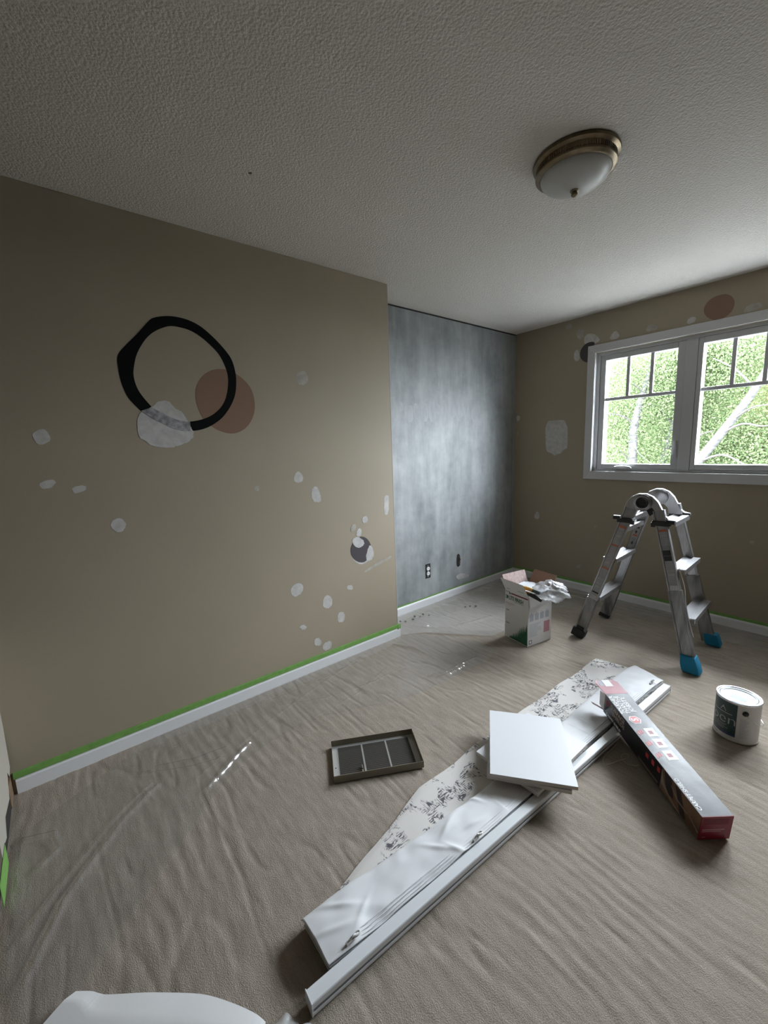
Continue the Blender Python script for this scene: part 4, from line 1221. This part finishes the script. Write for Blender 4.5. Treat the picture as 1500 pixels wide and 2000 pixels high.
# ================================================================== aluminium folding ladder
t = Thing('folding_ladder', 'scuffed aluminium multi-position ladder standing as an A-frame below the window', 'ladder', (1.215, 3.04, 0), R(2.5))
RPROF = [(-.031, -.012), (-.031, -.018), (-.024, -.018), (-.022, -.013), (.022, -.013), (.024, -.018), (.031, -.018), (.031, .012), (.026, .012), (.022, .006), (-.022, .006), (-.026, .012)]
LPROF = [(-.036, -.014), (-.036, -.021), (-.028, -.021), (-.025, -.016), (.025, -.016), (.028, -.021), (.036, -.021), (.036, .014), (-.036, .014)]
TOPX = {-1: -0.062, 1: 0.097}
def rx_(sx, z):
    return sx * 0.335 + (TOPX[sx] - sx * 0.335) * z / 0.94
def ry_(sy, z):
    return sy * (0.236 + (0.168 - 0.236) * z / 0.94)
for sx in (-1, 1):
    for sy in (-1, 1):
        P = lambda z: Vector((rx_(sx, z), ry_(sy, z), z))
        pr = [(a * (1 if True else 1), b * (-sy)) for a, b in RPROF]
        side = (0, 1, 0)
        # inner telescoping rail (upper) and outer rail (lower)
        zsplit = 0.47 if sx == 1 else 0.30
        up = t.part('inner_rail', MB().sweep([(a, -b if sy > 0 else b) for a, b in RPROF], P(zsplit - .06), P(0.945), side=side), M['alu'], bevel=0.0008)
        lo = t.part('outer_rail', MB().sweep([(a, (-b if sy > 0 else b)) for a, b in LPROF], P(0.032), P(zsplit), side=side), M['alu_dirty'], bevel=0.001)
        d = (P(0.9) - P(0.0)).normalized()
        F = frame(P(0.0), d.cross(Vector((0, 1, 0))) * (1 if True else 1), d)            # x across the rail, y up the rail
        # foot
        if sx == 1:
            vs = MB()
            ring_pts = [(-.05, -.042), (.05, -.042), (.056, -.02), (.056, .02), (.05, .036), (-.05, .036), (-.056, .02), (-.056, -.02)]
            secs = [(0.0, .80), (0.010, 1.0), (0.05, 1.0), (0.085, .86), (0.098, .80)] if sy < 0 else [(0.0, .70), (0.012, .92), (0.06, .88), (0.082, .80)]
            V_, F_ = [], []
            for z, k in secs:
                c = P(z)
                V_ += [(c.x + a * k * .86 + (.004 if sy < 0 else .020), c.y + b * k + (0 if sy < 0 else .018), z + .001) for a, b in ring_pts]
            for i in range(len(secs) - 1):
                for k in range(8):
                    F_.append((i * 8 + k, i * 8 + (k + 1) % 8, (i + 1) * 8 + (k + 1) % 8, (i + 1) * 8 + k))
            F_ += [tuple(range(7, -1, -1)), tuple(range((len(secs) - 1) * 8, len(secs) * 8))]
            t.part('floor_sock', MB().add(V_, F_), M['sock'], parent=lo, smooth=True, bevel=0.004, label='blue fabric sock pulled over the ladder foot')
        elif sy > 0:
            mb = MB().sweep([(-.037, -.022), (.037, -.022), (.037, .015), (-.037, .015)], P(0.004), P(0.034), side=side)
            mb.v = [(x, y, max(z, 0.001)) for x, y, z in mb.v]
            t.part('rubber_foot', mb, M['rubber'], parent=lo, bevel=0.003)
        else:
            mb = MB().sweep([(-.044, -.030), (.044, -.030), (.044, .024), (-.044, .024)], P(0.028) - d * .024, P(0.028) + d * .038, side=side)
            mb.sweep([(-.024, -.026), (.024, -.026), (.024, -.014), (-.024, -.014)], P(0.066), P(0.066) + d * .02, side=side)
            mb.v = [(x, y, max(z, 0.001)) for x, y, z in mb.v]
            t.part('rubber_foot', mb, M['rubber'], parent=lo, bevel=0.005)
        # lock clamp
        if sy < 0 or sx == 1:
            zc = 0.868
            c = P(zc)
            mb = MB().box(c.x - .046, c.x + .046, c.y - .032, c.y + .020, zc - .016, zc + .014)
            mb.box(c.x + sx * .03, c.x + sx * .072, c.y - .026, c.y - .004, zc + .000, zc + .026)
            mb.box(c.x - sx * .052, c.x - sx * .030, c.y - .024, c.y - .006, zc - .026, zc + .004)
            t.part('lock_clamp', mb, M['black_plastic'], bevel=0.004)
    # treads of this side, spanning between near and far rail
    for z in (0.880, 0.600, 0.318) if sx == 1 else (0.885, 0.815, 0.600, 0.315):
        xc = rx_(sx, z) + (0.030 if sx == 1 else -0.004)
        dp = 0.043 if not (sx == -1 and z > .8) else 0.026
        prof = [(xc - dp, z), (xc - .008, z - .012), (xc - .002, z - .013), (xc + .004, z - .002), (xc + dp, z), (xc + dp, z - .030), (xc + dp - .004, z - .030), (xc + dp - .004, z - .004), (xc + .006, z - .016), (xc - .002, z - .020), (xc - .010, z - .018), (xc - dp + .004, z - .006), (xc - dp + .004, z - .022), (xc - dp, z - .022)]
        y0 = ry_(-1, z) + .010
        y1 = ry_(1, z) - .010
        st = t.part('tread', MB().prism(prof, -y1, -y0, X=Matrix(((1, 0, 0, 0), (0, 0, -1, 0), (0, 1, 0, 0), (0, 0, 0, 1)))), M['alu'], bevel=0.0008)
        mb = MB()
        for k in range(5):
            x = xc + .010 + (dp - .016) * k / 4
            zz = z - .002 * (1 - (x - xc) / dp)
            mb.box(x - .0018, x + .0018, y0 + .012, y1 - .012, zz - .001, zz + .0014)
        t.part('grip_ribs', mb, M['alu'], parent=st, kind='stuff')
# hinges: two arched plates and a round lock each
ARCH = [(-.103, .885), (-.098, .945), (-.082, .992), (-.055, 1.024), (-.018, 1.043), (.022, 1.045), (.060, 1.028), (.092, .994), (.114, .952), (.128, .918), (.152, .898), (.186, .890), (.188, .878), (.140, .878), (.130, .872), (.066, .872), (.058, .918), (.030, .944), (.002, .950), (-.022, .940), (-.032, .905), (-.036, .885)]
XY_ = Matrix(((1, 0, 0, 0), (0, 0, -1, 0), (0, 1, 0, 0), (0, 0, 0, 1)))
for sy in (-1, 1):
    yc = ry_(sy, 0.94)
    hp = t.part('hinge_plate', MB().prism(ARCH, -(yc + .012), -(yc - .012), X=XY_), M['alu'], bevel=0.003)
    lo_, hi_ = (yc - .038, yc - .012) if sy < 0 else (yc - .030, yc - .012)
    cyl = lambda r, a, b, mb=None: (mb or MB()).lathe([(0, a), (r, a), (r, b), (0, b)], 32, X=Matrix.Translation((0.008, 0, 0.988)) @ Matrix.Rotation(R(90), 4, 'X'))
    t.part('hinge_hub', MB().lathe([(0, 0), (.052, 0), (.052, .010), (.046, .013), (0, .013)], 36, X=Matrix.Translation((.008, yc - .012, .988)) @ Matrix.Rotation(R(90), 4, 'X')), M['alu_dirty'] if sy < 0 else M['alu'], parent=hp, smooth=True)
    if sy < 0:
        t.part('lock_knob', MB().lathe([(0, .012), (.036, .012), (.036, .020), (.031, .027), (.024, .027), (.022, .022), (0, .022)], 32, X=Matrix.Translation((.008, yc - .012, .988)) @ Matrix.Rotation(R(90), 4, 'X')), M['black_plastic'], parent=hp, smooth=True)
        t.part('knob_ring', MB().lathe([(.0365, .012), (.041, .012), (.041, .017), (.0365, .019), (.0365, .012)], 32, X=Matrix.Translation((.008, yc - .012, .988)) @ Matrix.Rotation(R(90), 4, 'X')), M['alu'], parent=hp, smooth=True)
        t.part('hinge_stop', MB().prism([(.030, .944), (.060, .960), (.080, .930), (.050, .905)], -(yc + .013), -(yc - .014), X=XY_), M['black_plastic'], parent=hp)
# stickers on the near rails and on the inside of the far left rail
def rail_sticker(sx, z0, z1, rows, seed, m='label_grey', w=.0215, inner=False):
    r_ = random.Random(seed)
    sy = 1 if inner else -1
    P = lambda z: Vector((rx_(sx, z), ry_(sy, z), z))
    d = (P(z1) - P(z0)).normalized()
    ax = Vector((0, 1, 0)).cross(d)
    off = Vector((0, -.0136, 0)) if not inner else Vector((0, -.0066 - .0064, 0))
    A = P(z0) + off
    Fm = Matrix(((ax.x, d.x, 0, A.x), (ax.y, d.y, -1, A.y), (ax.z, d.z, 0, A.z), (0, 0, 0, 1)))
    L = (P(z1) - P(z0)).length
    st = t.part('sticker', MB().box(-w, w, 0, L, 0, .0006, X=Fm), M[m])
    mb = MB()
    n = rows
    for k in range(n):
        y = L * (k + .5) / n
        if r_.random() < .86:
            a = -w * r_.uniform(.55, .9)
            while a < w * .75:
                b = a + w * r_.uniform(.12, .5)
                mb.box(a, min(b, w * .88), y - L / n * .28, y + L / n * .28, .0006, .0009, X=Fm)
                a = b + w * .12
    t.part('sticker_print', mb, M['ink_grey'], parent=st, kind='stuff')
    return Fm, L, st
def bars(Fm, st, items, w=.0215):
    for y0, y1, m in items:
        t.part('sticker_bar', MB().box(-w * .95, w * .95, y0, y1, .0009, .0012, X=Fm), M[m], parent=st)
Fm, L, st = rail_sticker(-1, 0.33, 0.845, 44, 3)
bars(Fm, st, [(.505, .519, 'ink_orange'), (.375, .386, 'ink_orange'), (.205, .216, 'ink_orange'), (.018, .028, 'ink')])
Fm, L, st = rail_sticker(-1, 0.13, 0.28, 10, 5, 'alu_dirty', .024)
bars(Fm, st, [(.100, .122, 'ink'), (.130, .138, 'ink')], .024)
Fm, L, st = rail_sticker(1, 0.50, 0.845, 30, 8)
bars(Fm, st, [(.330, .342, 'ink_orange'), (.150, .180, 'ink'), (.182, .215, 'ink'), (.217, .240, 'ink_grey')])
P = lambda z: Vector((rx_(-1, z), ry_(1, z), z))
d = (P(.8) - P(.5)).normalized(); ax = Vector((0, 1, 0)).cross(d); A = P(.60) + Vector((0, -.0135, 0))
Fm = Matrix(((ax.x, d.x, 0, A.x), (ax.y, d.y, -1, A.y), (ax.z, d.z, 0, A.z), (0, 0, 0, 1)))
st = t.part('sticker', MB().box(-.022, .022, 0.02, .20, 0, .0006, X=Fm), M['label_grey'])
def arrow(y, s):
    return [(-.004, y), (.004, y), (.004, y + s * .012), (.011, y + s * .012), (0, y + s * .026), (-.011, y + s * .012), (-.004, y + s * .012)]
t.part('sticker_arrow', MB().prism(arrow(.118, 1), .0006, .0009, X=Fm), M['ink'], parent=st)
t.part('sticker_arrow', MB().prism(arrow(.056, -1), .0006, .0009, X=Fm), M['ink'], parent=st)
t.part('sticker_bar', MB().box(-.012, .012, .064, .084, .0006, .0009, X=Fm), M['ink_grey'], parent=st)
t.part('sticker_bar', MB().box(-.014, .014, .098, .112, .0006, .0009, X=Fm), M['ink_orange'], parent=st)
t.part('sticker_bar', MB().box(-.012, .012, .160, .172, .0006, .0009, X=Fm), M['ink'], parent=st)
# safety cord down the near right rail
c0 = lambda z: Vector((rx_(1, z) + .040, ry_(-1, z) + .004, z))
t.part('lock_cord', MB().tube(catmull([c0(.60) + Vector((0, .01, 0)), c0(.50) + Vector((.012, 0, 0)), c0(.41) + Vector((.004, -.006, 0)), c0(.30), c0(.21) + Vector((.006, 0, 0))], 6), .0026, 6), M['ink_white'], smooth=True)

# ================================================================== open carton of joint compound with tools on top
t = Thing('compound_carton', 'open white carton printed LITE FINISH standing left of the ladder', 'carton', (0.66, 2.517, 0.001), R(-10.6))
BX, BY, BH = .106, .115, .358
w_ = .003
mb = MB()
mb.box(-BX, BX, -BY, BY, 0, w_); mb.box(-BX, BX, -BY, -BY + w_, w_, BH); mb.box(-BX, BX, BY - w_, BY, w_, BH)
mb.box(-BX, -BX + w_, -BY + w_, BY - w_, w_, BH); mb.box(BX - w_, BX, -BY + w_, BY - w_, w_, BH)
body = t.part('box_body', mb, M['card_white'], bevel=.0012)
t.part('inner_liner', MB().box(-BX + w_, BX - w_, -BY + w_, BY - w_, .25, .262), M['card_brown'])
def flap(side, ang, L, inset, m, taper=.0):
    """a flap hinged on one top edge; ang = lean outwards from upright"""
    c, s_ = math.cos(R(ang)), math.sin(R(ang))
    half = (BX if side in 'fb' else BY) - inset
    pl = [(-half, 0), (half, 0), (half - taper, L), (-half + taper, L)]
    o_, xa, out = {'f': ((0, -BY, BH), (1, 0, 0), (0, -1, 0)), 'b': ((0, BY, BH), (-1, 0, 0), (0, 1, 0)),
                   'l': ((-BX, 0, BH), (0, -1, 0), (-1, 0, 0)), 'r': ((BX, 0, BH), (0, 1, 0), (1, 0, 0))}[side]
    up = Vector(out) * s_ + Vector((0, 0, 1)) * c
    X = frame(o_, xa, up)
    o = t.part('flap', MB().prism(pl, -.0028, -.0004, X=X), M[m])
    t.part('flap_face', MB().prism(pl, -.0004, 0, X=X), M['card_white'], parent=o)
    return o, X
ff, XF = flap('f', 30, .105, 0.0, 'card_brown', .004)
flap('l', 22, .100, .004, 'card_pale')
flap('b', 30, .112, .002, 'card_brown', .006)
flap('r', 174, .076, .002, 'card_white', .004)
def ftext(s_, x, z, size, m, sx=1.0, al='LEFT'):
    t.part('lettering', text_mb(s_, size, frame((x, -BY - .0003, z), (1, 0, 0), (0, 0, 1)), align=al, sx=sx), M[m], parent=body)
ftext('LITE FINISH', -.070, .303, .040, 'ink_green', .66)
def fbox(x0, x1, z0, z1, m, nm='print_bar', kind=None):
    t.part(nm, MB().box(x0, x1, -BY - .0007, -BY - .0002, z0, z1), M[m], parent=body, kind=kind)
for k in range(3):
    fbox(-.101, -.080, .291 + .0105 * k, .296 + .0105 * k, 'ink_green')
fbox(-.090, -.074, .297, .312, 'ink_green')
fbox(-.048, .102, .334, .343, 'ink_maroon')
XFr = Matrix(((1, 0, 0, 0), (0, 0, -1, -BY - .0002), (0, 1, 0, 0), (0, 0, 0, 1)))
t.part('print_mark', MB().prism([(-.074, .347), (-.066, .347), (-.060, .338), (-.054, .342), (-.050, .338), (-.062, .328)], 0, .0005, X=XFr), M['ink'], parent=body)
fbox(-.100, -.080, .340, .345, 'ink_grey', 'small_print')
for k, (z, w) in enumerate(((.262, .085), (.255, .07), (.247, .05))):
    fbox(-.100 + .02 * (k == 2), -.100 + w, z, z + .0022, 'ink_pink' if k else 'ink_grey', 'small_print')
fbox(-.094, -.066, .205, .212, 'ink_grey', 'small_print')
fbox(-.094, -.062, .108, .116, 'ink_grey', 'small_print')
fbox(-.018, .070, .283, .2855, 'ink_grey', 'small_print')
r2 = random.Random(4)
for k in range(11):
    x = -.050 + .0145 * k
    top = .030 + .0125 * k + r2.uniform(-.008, .012)
    hw = .013
    poly = [(x - hw, .006), (min(x + hw, .103), .006)]
    steps = 5
    zb = max(.006, top - .075)
    right, left = [(min(x + hw, .103), zb)], [(x - hw, zb)]
    for q in range(steps):
        z = zb + (top - zb) * (q + 1) / steps
        o1, o2 = hw * (1 - (q + 1) / steps) * .62, hw * (1 - (q + 1) / steps)
        if q < steps - 1:
            right += [(min(x + o1, .103), z), (min(x + o2, .103), z - .001)]
            left += [(x - o1, z), (x - o2, z - .001)]
    t.part('printed_fir', MB().prism(poly + right + [(min(x, .102), top)] + left[::-1], 0, .0003 + .00004 * k, X=XFr), M['ink_green'], parent=body)
t.part('flap_print', MB().box(-.085, -.055, .012, .018, 0.0002, .0006, X=XF).box(.020, .075, .020, .025, .0002, .0006, X=XF), M['ink_grey'], parent=ff, kind='stuff')
# right face: four pictograms, text block, pink panel, small emblem
def rbox(y0, y1, z0, z1, m, nm, kind=None):
    t.part(nm, MB().box(BX + .0002, BX + .0006, y0, y1, z0, z1), M[m], parent=body, kind=kind)
for k in range(4):
    y = -.098 + .050 * k
    rbox(y, y + .036, .178, .226, 'ink_bluegrey', 'pictogram')
    rbox(y + .014, y + .018, .227, .236, 'ink_grey', 'pictogram_number')
rbox(.040, .097, .070, .152, 'ink_pink', 'pink_panel')
mb = MB()
for k in range(12):
    mb.box(BX + .0002, BX + .0006, -.102, -.102 + r2.uniform(.07, .125), .064 + .0082 * k, .067 + .0082 * k)
t.part('small_print', mb, M['ink_bluegrey'], parent=body, kind='stuff')
rbox(-.104, -.074, .014, .044, 'ink_grey', 'corner_emblem')
t.part('emblem_dot', MB().lathe([(0, 0), (.008, 0), (.008, .0004), (0, .0004)], 16, X=Matrix.Translation((BX + .0006, -.089, .029)) @ Matrix.Rotation(R(90), 4, 'Y')), M['ink_white'], parent=body)
# things lying in the open top
def carton_pt(x, y, z):
    a = R(-10.6)
    return (0.66 + x * math.cos(a) - y * math.sin(a), 2.517 + x * math.sin(a) + y * math.cos(a), z)
def sheet_obj(name, pts, z, seed, amp, m, label, cat, thick=.003, slope=(0, 0)):
    xs = [p[0] for p in pts]; yv = [p[1] for p in pts]
    V, F = grid_mesh(np.linspace(min(xs), max(xs), 40), np.linspace(min(yv), max(yv), 40), lambda X, Y: z + amp * (vnoise(X * 26, Y * 26, seed) - .5) * 2 + slope[0] * X + slope[1] * Y, lambda x, y: in_poly(x, y, pts))
    n = len(V)
    V2 = np.concatenate([V, V - [0, 0, thick]])
    F2 = np.concatenate([F, F[:, ::-1] + n])
    a = R(-10.6)
    Q = V2.copy()
    Q[:, 0] = V2[:, 0] * math.cos(a) - V2[:, 1] * math.sin(a)
    Q[:, 1] = V2[:, 0] * math.sin(a) + V2[:, 1] * math.cos(a)
    base = np.array([0.0, 0.0, Q[:, 2].min()])
    o = np_mesh(name, Q - base, F2, m)
    o.location = (0.66, 2.517, base[2])
    return tag(o, label, cat)
sheet_obj('paper_packet', [(-.098, -.098), (.080, -.108), (.125, -.02), (.120, .075), (-.05, .100), (-.098, .06)], .374, 91, .005, M['paper'], 'crumpled white paper packet stuffed in the top of the open carton', 'paper', slope=(.02, .08))
sheet_obj('paper_packet', [(-.02, -.112), (.098, -.112), (.104, -.06), (.02, -.04)], .360, 97, .003, M['paper'], 'second bit of white paper under the black knife at the carton\'s front edge', 'paper')
# clear bag: a crumpled pouch bulging over the right and back of the carton
V, F = [], []
nu, nv = 40, 28
for i in range(nu):
    a = 2 * math.pi * i / nu
    for j in range(nv):
        b = math.pi * (j + .5) / nv - math.pi / 2
        k = 1 + .07 * math.sin(11 * a + 7 * b) + .06 * math.sin(17 * a - 9 * b) + .34 * (float(vnoise(np.array(3 + 3 * math.cos(a) * math.cos(b) + 5), np.array(3 + 3 * math.sin(a) * math.cos(b) + 4 * math.sin(b)), 93)) - .5) + .10 * math.sin(5 * a + 3 * b)
        V.append((.155 + .098 * k * math.cos(a) * math.cos(b), .055 + .105 * k * math.sin(a) * math.cos(b), .386 + .056 * k * math.sin(b) - .10 * max(0, .098 * math.cos(a) * math.cos(b))))
for i in range(nu):
    for j in range(nv - 1):
        F.append((i * nv + j, ((i + 1) % nu) * nv + j, ((i + 1) % nu) * nv + j + 1, i * nv + j + 1))
mb = MB().add([carton_pt(*v) for v in V], F)
single('clear_bag', mb, M['bag'], 'crumpled clear plastic bag bulging over the carton\'s right edge', 'bag', smooth='all')
def knife(name, label, pts, radii, m, tips):
    A, B = Vector(carton_pt(*pts[0])), Vector(carton_pt(*pts[-1]))
    t = Thing(name, label, 'utility knife', (A.x, A.y, min(A.z, B.z) - .012), world=True)
    P_ = catmull([carton_pt(*p) for p in pts], 6)
    rr_ = list(np.interp(np.linspace(0, 1, len(P_)), np.linspace(0, 1, len(radii)), radii))
    t.part('handle', MB().tube(P_, rr_, 10), M[m], smooth=True)
    for nm, q0, q1, r_, mm in tips:
        t.part(nm, MB().tube([carton_pt(*q0), carton_pt(*q1)], r_, 10), M[mm], smooth=True, bevel=.002)
knife('utility_knife', 'yellow utility knife with a dark end lying on the papers in the carton', [(.02, -.105, .405), (.07, -.100, .409), (.12, -.092, .406)], [.009, .0135, .0125], 'yellow', [('grip_end', (.118, -.092, .406), (.172, -.083, .401), .0115, 'teal_dark'), ('blade_holder', (.022, -.105, .405), (-.002, -.108, .403), .006, 'can_metal')])
knife('utility_knife', 'black utility knife resting below the yellow one at the carton\'s edge', [(.03, -.118, .384), (.10, -.112, .382), (.165, -.104, .371), (.20, -.100, .362)], [.008, .013, .014, .011], 'black_plastic', [('slider', (.09, -.118, .394), (.12, -.115, .393), .005, 'yellow')])
# loose cord on the film behind the bag
single('loose_cord', MB().tube(catmull([(0.42, 3.585, .012), (0.50, 3.60, .012), (0.575, 3.625, .012), (0.60, 3.60, .013), (0.605, 3.51, .012), (0.52, 3.505, .013), (0.44, 3.495, .012), (0.40, 3.50, .012)], 8), .0028, 6), M['cord'], 'thin cream cord looped on the film behind the carton', 'cord', smooth=True)

# ================================================================== birches outside the window
single('ground', MB().box(-40, 40, 3.95, 70, -3.1, -2.95), M['grass'], kind='structure')
# unseen eave, added above the window to keep the high sky off the floor
single('unseen_eave', MB().box(-5, 8, D + 0.16, D + 0.88, 2.50, 2.64), M['white_trim'], kind='structure')
def birch(label, path, radii, limbs, crown, nleaf, size, seed, m='leaf'):
    r_ = np.random.RandomState(seed)
    b = path[0]
    t = Thing('birch_tree', label, 'tree', b, group=None, world=True)
    pts = catmull(path, 6)
    rr = list(np.interp(np.linspace(0, 1, len(pts)), np.linspace(0, 1, len(radii)), radii))
    t.part('trunk', MB().tube(pts, rr, 12), M['bark'], smooth=True)
    anchors = []
    for lp, lr in limbs:
        q = catmull(lp, 5)
        t.part('branch', MB().tube(q, list(np.linspace(lr, lr * .3, len(q))), 7), M['bark'] if lr > .04 else M['twig'], smooth=True)
        anchors += [tuple(v) for v in q]
    # hanging sprays of small leaves round the crown
    n = int(nleaf * (3.0 if size < .09 else 1.8))
    cl = []
    for (c, rad, share) in crown:
        k = int(n * share)
        nb = max(8, k // 45)
        u = r_.normal(size=(nb, 3)); u /= np.linalg.norm(u, axis=1)[:, None]
        cen = np.array(c) + u * np.array(rad) * (r_.rand(nb, 1) ** .45)
        idx = r_.randint(0, nb, k)
        off = r_.normal(size=(k, 3)) * np.array([.16, .16, .30]) * (size / .05) ** .5
        cl.append(cen[idx] + off)
    P_ = np.concatenate(cl)
    k = len(P_)
    a = r_.normal(size=(k, 3)); a[:, 2] -= .6; a /= np.linalg.norm(a, axis=1)[:, None]
    bb = np.cross(a, r_.normal(size=(k, 3))); bb /= np.linalg.norm(bb, axis=1)[:, None]
    s = size * (.74 if size < .09 else .9) * (.7 + .6 * r_.rand(k, 1))
    V = np.stack([P_, P_ + a * s * .5 + bb * s * .38, P_ + a * s, P_ + a * s * .5 - bb * s * .38], 1).reshape(-1, 3)
    F = np.arange(4 * k).reshape(-1, 4)
    o = np_mesh('foliage', V - np.array(b), F, M[m], t.root, smooth=False)
    tag(o, kind='stuff')
    return t
G = -2.95
birch('birch with an upright white trunk forking low, seen in the left window pane', [(-2.25, 12.5, G), (-2.36, 12.5, -.5), (-2.38, 12.5, 1.0), (-2.36, 12.5, 1.85), (-2.10, 12.6, 3.2), (-1.9, 12.8, 4.4)], [.15, .125, .115, .10, .05, .02],
      [([(-2.37, 12.5, 1.75), (-2.60, 12.4, 1.98), (-2.95, 12.2, 2.10), (-3.3, 12.0, 2.06)], .035), ([(-2.38, 12.5, .75), (-2.65, 12.4, 1.05), (-3.0, 12.3, 1.28)], .025), ([(-2.36, 12.5, 1.2), (-2.15, 12.4, .95), (-1.8, 12.3, .70)], .02), ([(-2.2, 12.5, 2.6), (-2.7, 12.3, 3.1), (-3.1, 12.2, 3.3)], .03)],
      [((-2.5, 12.9, 3.2), (1.7, 1.2, 1.5), .62), ((-3.2, 12.6, 1.5), (1.1, .9, 1.2), .23), ((-1.7, 13.2, 1.2), (.9, .7, 1.2), .15)], 15000, .062, 101)
birch('slim birch trunk with a leaning fork, right of the upright one in the left pane', [(-2.05, 13.4, G), (-1.98, 13.3, 0), (-1.80, 13.2, 1.0), (-1.62, 13.1, 1.9), (-1.60, 13.1, 3.4)], [.13, .11, .09, .065, .02],
      [([(-1.80, 13.2, 1.05), (-1.45, 13.0, 1.55), (-1.15, 12.9, 2.2), (-1.0, 12.9, 2.6)], .045), ([(-1.66, 13.1, 1.75), (-2.0, 13.0, 2.15), (-2.25, 12.9, 2.3)], .03), ([(-1.82, 13.2, 1.0), (-1.5, 13.1, 1.20), (-1.15, 13.0, 1.32)], .028)],
      [((-1.3, 13.6, 3.2), (1.5, 1.0, 1.3), .7), ((-1.3, 13.7, 1.4), (.9, .5, 1.0), .3)], 9000, .062, 102)
birch('white trunk at the right edge of the left pane, behind the central mullion', [(-1.25, 12.2, G), (-1.18, 12.2, -.3), (-1.12, 12.2, .7), (-1.02, 12.2, 1.6), (-.95, 12.3, 3.4)], [.15, .13, .115, .09, .03],
      [([(-1.1, 12.2, 1.0), (-.8, 12.1, 1.4), (-.5, 12.0, 1.5)], .03)], [((-.9, 12.7, 3.3), (1.1, .9, 1.1), 1.0)], 6000, .062, 103)
birch('birch leaning diagonally across the right pane', [(-2.4, 11.8, G), (-1.75, 11.9, -.9), (-1.0, 12.0, .40), (-.38, 12.0, 1.42), (.14, 12.0, 2.35), (.5, 12.1, 3.4), (.7, 12.2, 4.3)], [.17, .14, .105, .09, .075, .05, .02],
      [([(-.38, 12.0, 1.42), (.0, 11.9, 1.62), (.35, 11.9, 1.55), (.7, 11.9, 1.62)], .03), ([(-.2, 12.0, 1.7), (.15, 11.8, 1.95), (.5, 11.7, 1.98)], .028), ([(-.8, 12.0, .75), (-.3, 11.9, .95), (.2, 11.8, .70), (.8, 11.8, .45)], .03), ([(.14, 12.0, 2.35), (-.2, 11.9, 2.8), (-.6, 11.8, 3.1)], .03)],
      [((.3, 12.9, 3.5), (1.5, 1.0, 1.2), .40), ((-.2, 13.0, 1.0), (1.3, .7, 1.3), .60)], 13000, .06, 104)
birch('slender birch at the right of the view, its crown yellowing', [(.55, 13.5, G), (.42, 13.4, -.4), (.32, 13.4, .8), (.40, 13.4, 1.8), (.2, 13.5, 3.2)], [.12, .10, .08, .05, .02],
      [([(.33, 13.4, 1.0), (.65, 13.3, 1.4), (.95, 13.2, 1.6)], .03), ([(.33, 13.4, .9), (.05, 13.3, 1.2), (-.1, 13.3, 1.5)], .03)], [((.5, 14.0, 1.4), (1.4, .7, 1.5), 1.0)], 9000, .064, 105, 'leaf_yellow')
birch('birch to the right, beyond the window\'s edge', [(3.2, 12.6, G), (3.1, 12.6, 0), (3.2, 12.6, 2), (3.1, 12.7, 4.2)], [.16, .12, .08, .02], [], [((3.0, 12.8, 2.6), (1.6, 1.2, 1.9), 1.0)], 7000, .066, 106)
for k, (x, y) in enumerate(((-7.2, 17.5), (-4.6, 18.2), (-2.4, 17.6), (-.2, 18.3), (1.9, 17.8), (4.6, 18.0))):
    lab = ['leafy tree at the far left of the row behind the birches', 'leafy tree second from the left in the row behind the birches', 'leafy tree behind the upright white birch trunk', 'leafy tree behind the leaning birch', 'yellowing leafy tree behind the slender birch', 'leafy tree at the right end of the row behind the birches'][k]
    birch(lab, [(x, y, G), (x + .1, y, 0), (x - .1, y, 2), (x, y, 4.0)], [.2, .16, .1, .03], [], [((x, y, 1.0), (1.7, 1.0, 2.1), .55), ((x, y, 2.9), (1.5, 1.0, 1.3), .45)], 11000, .14, 120 + k, 'leaf_yellow' if k in (3, 4) else 'leaf')
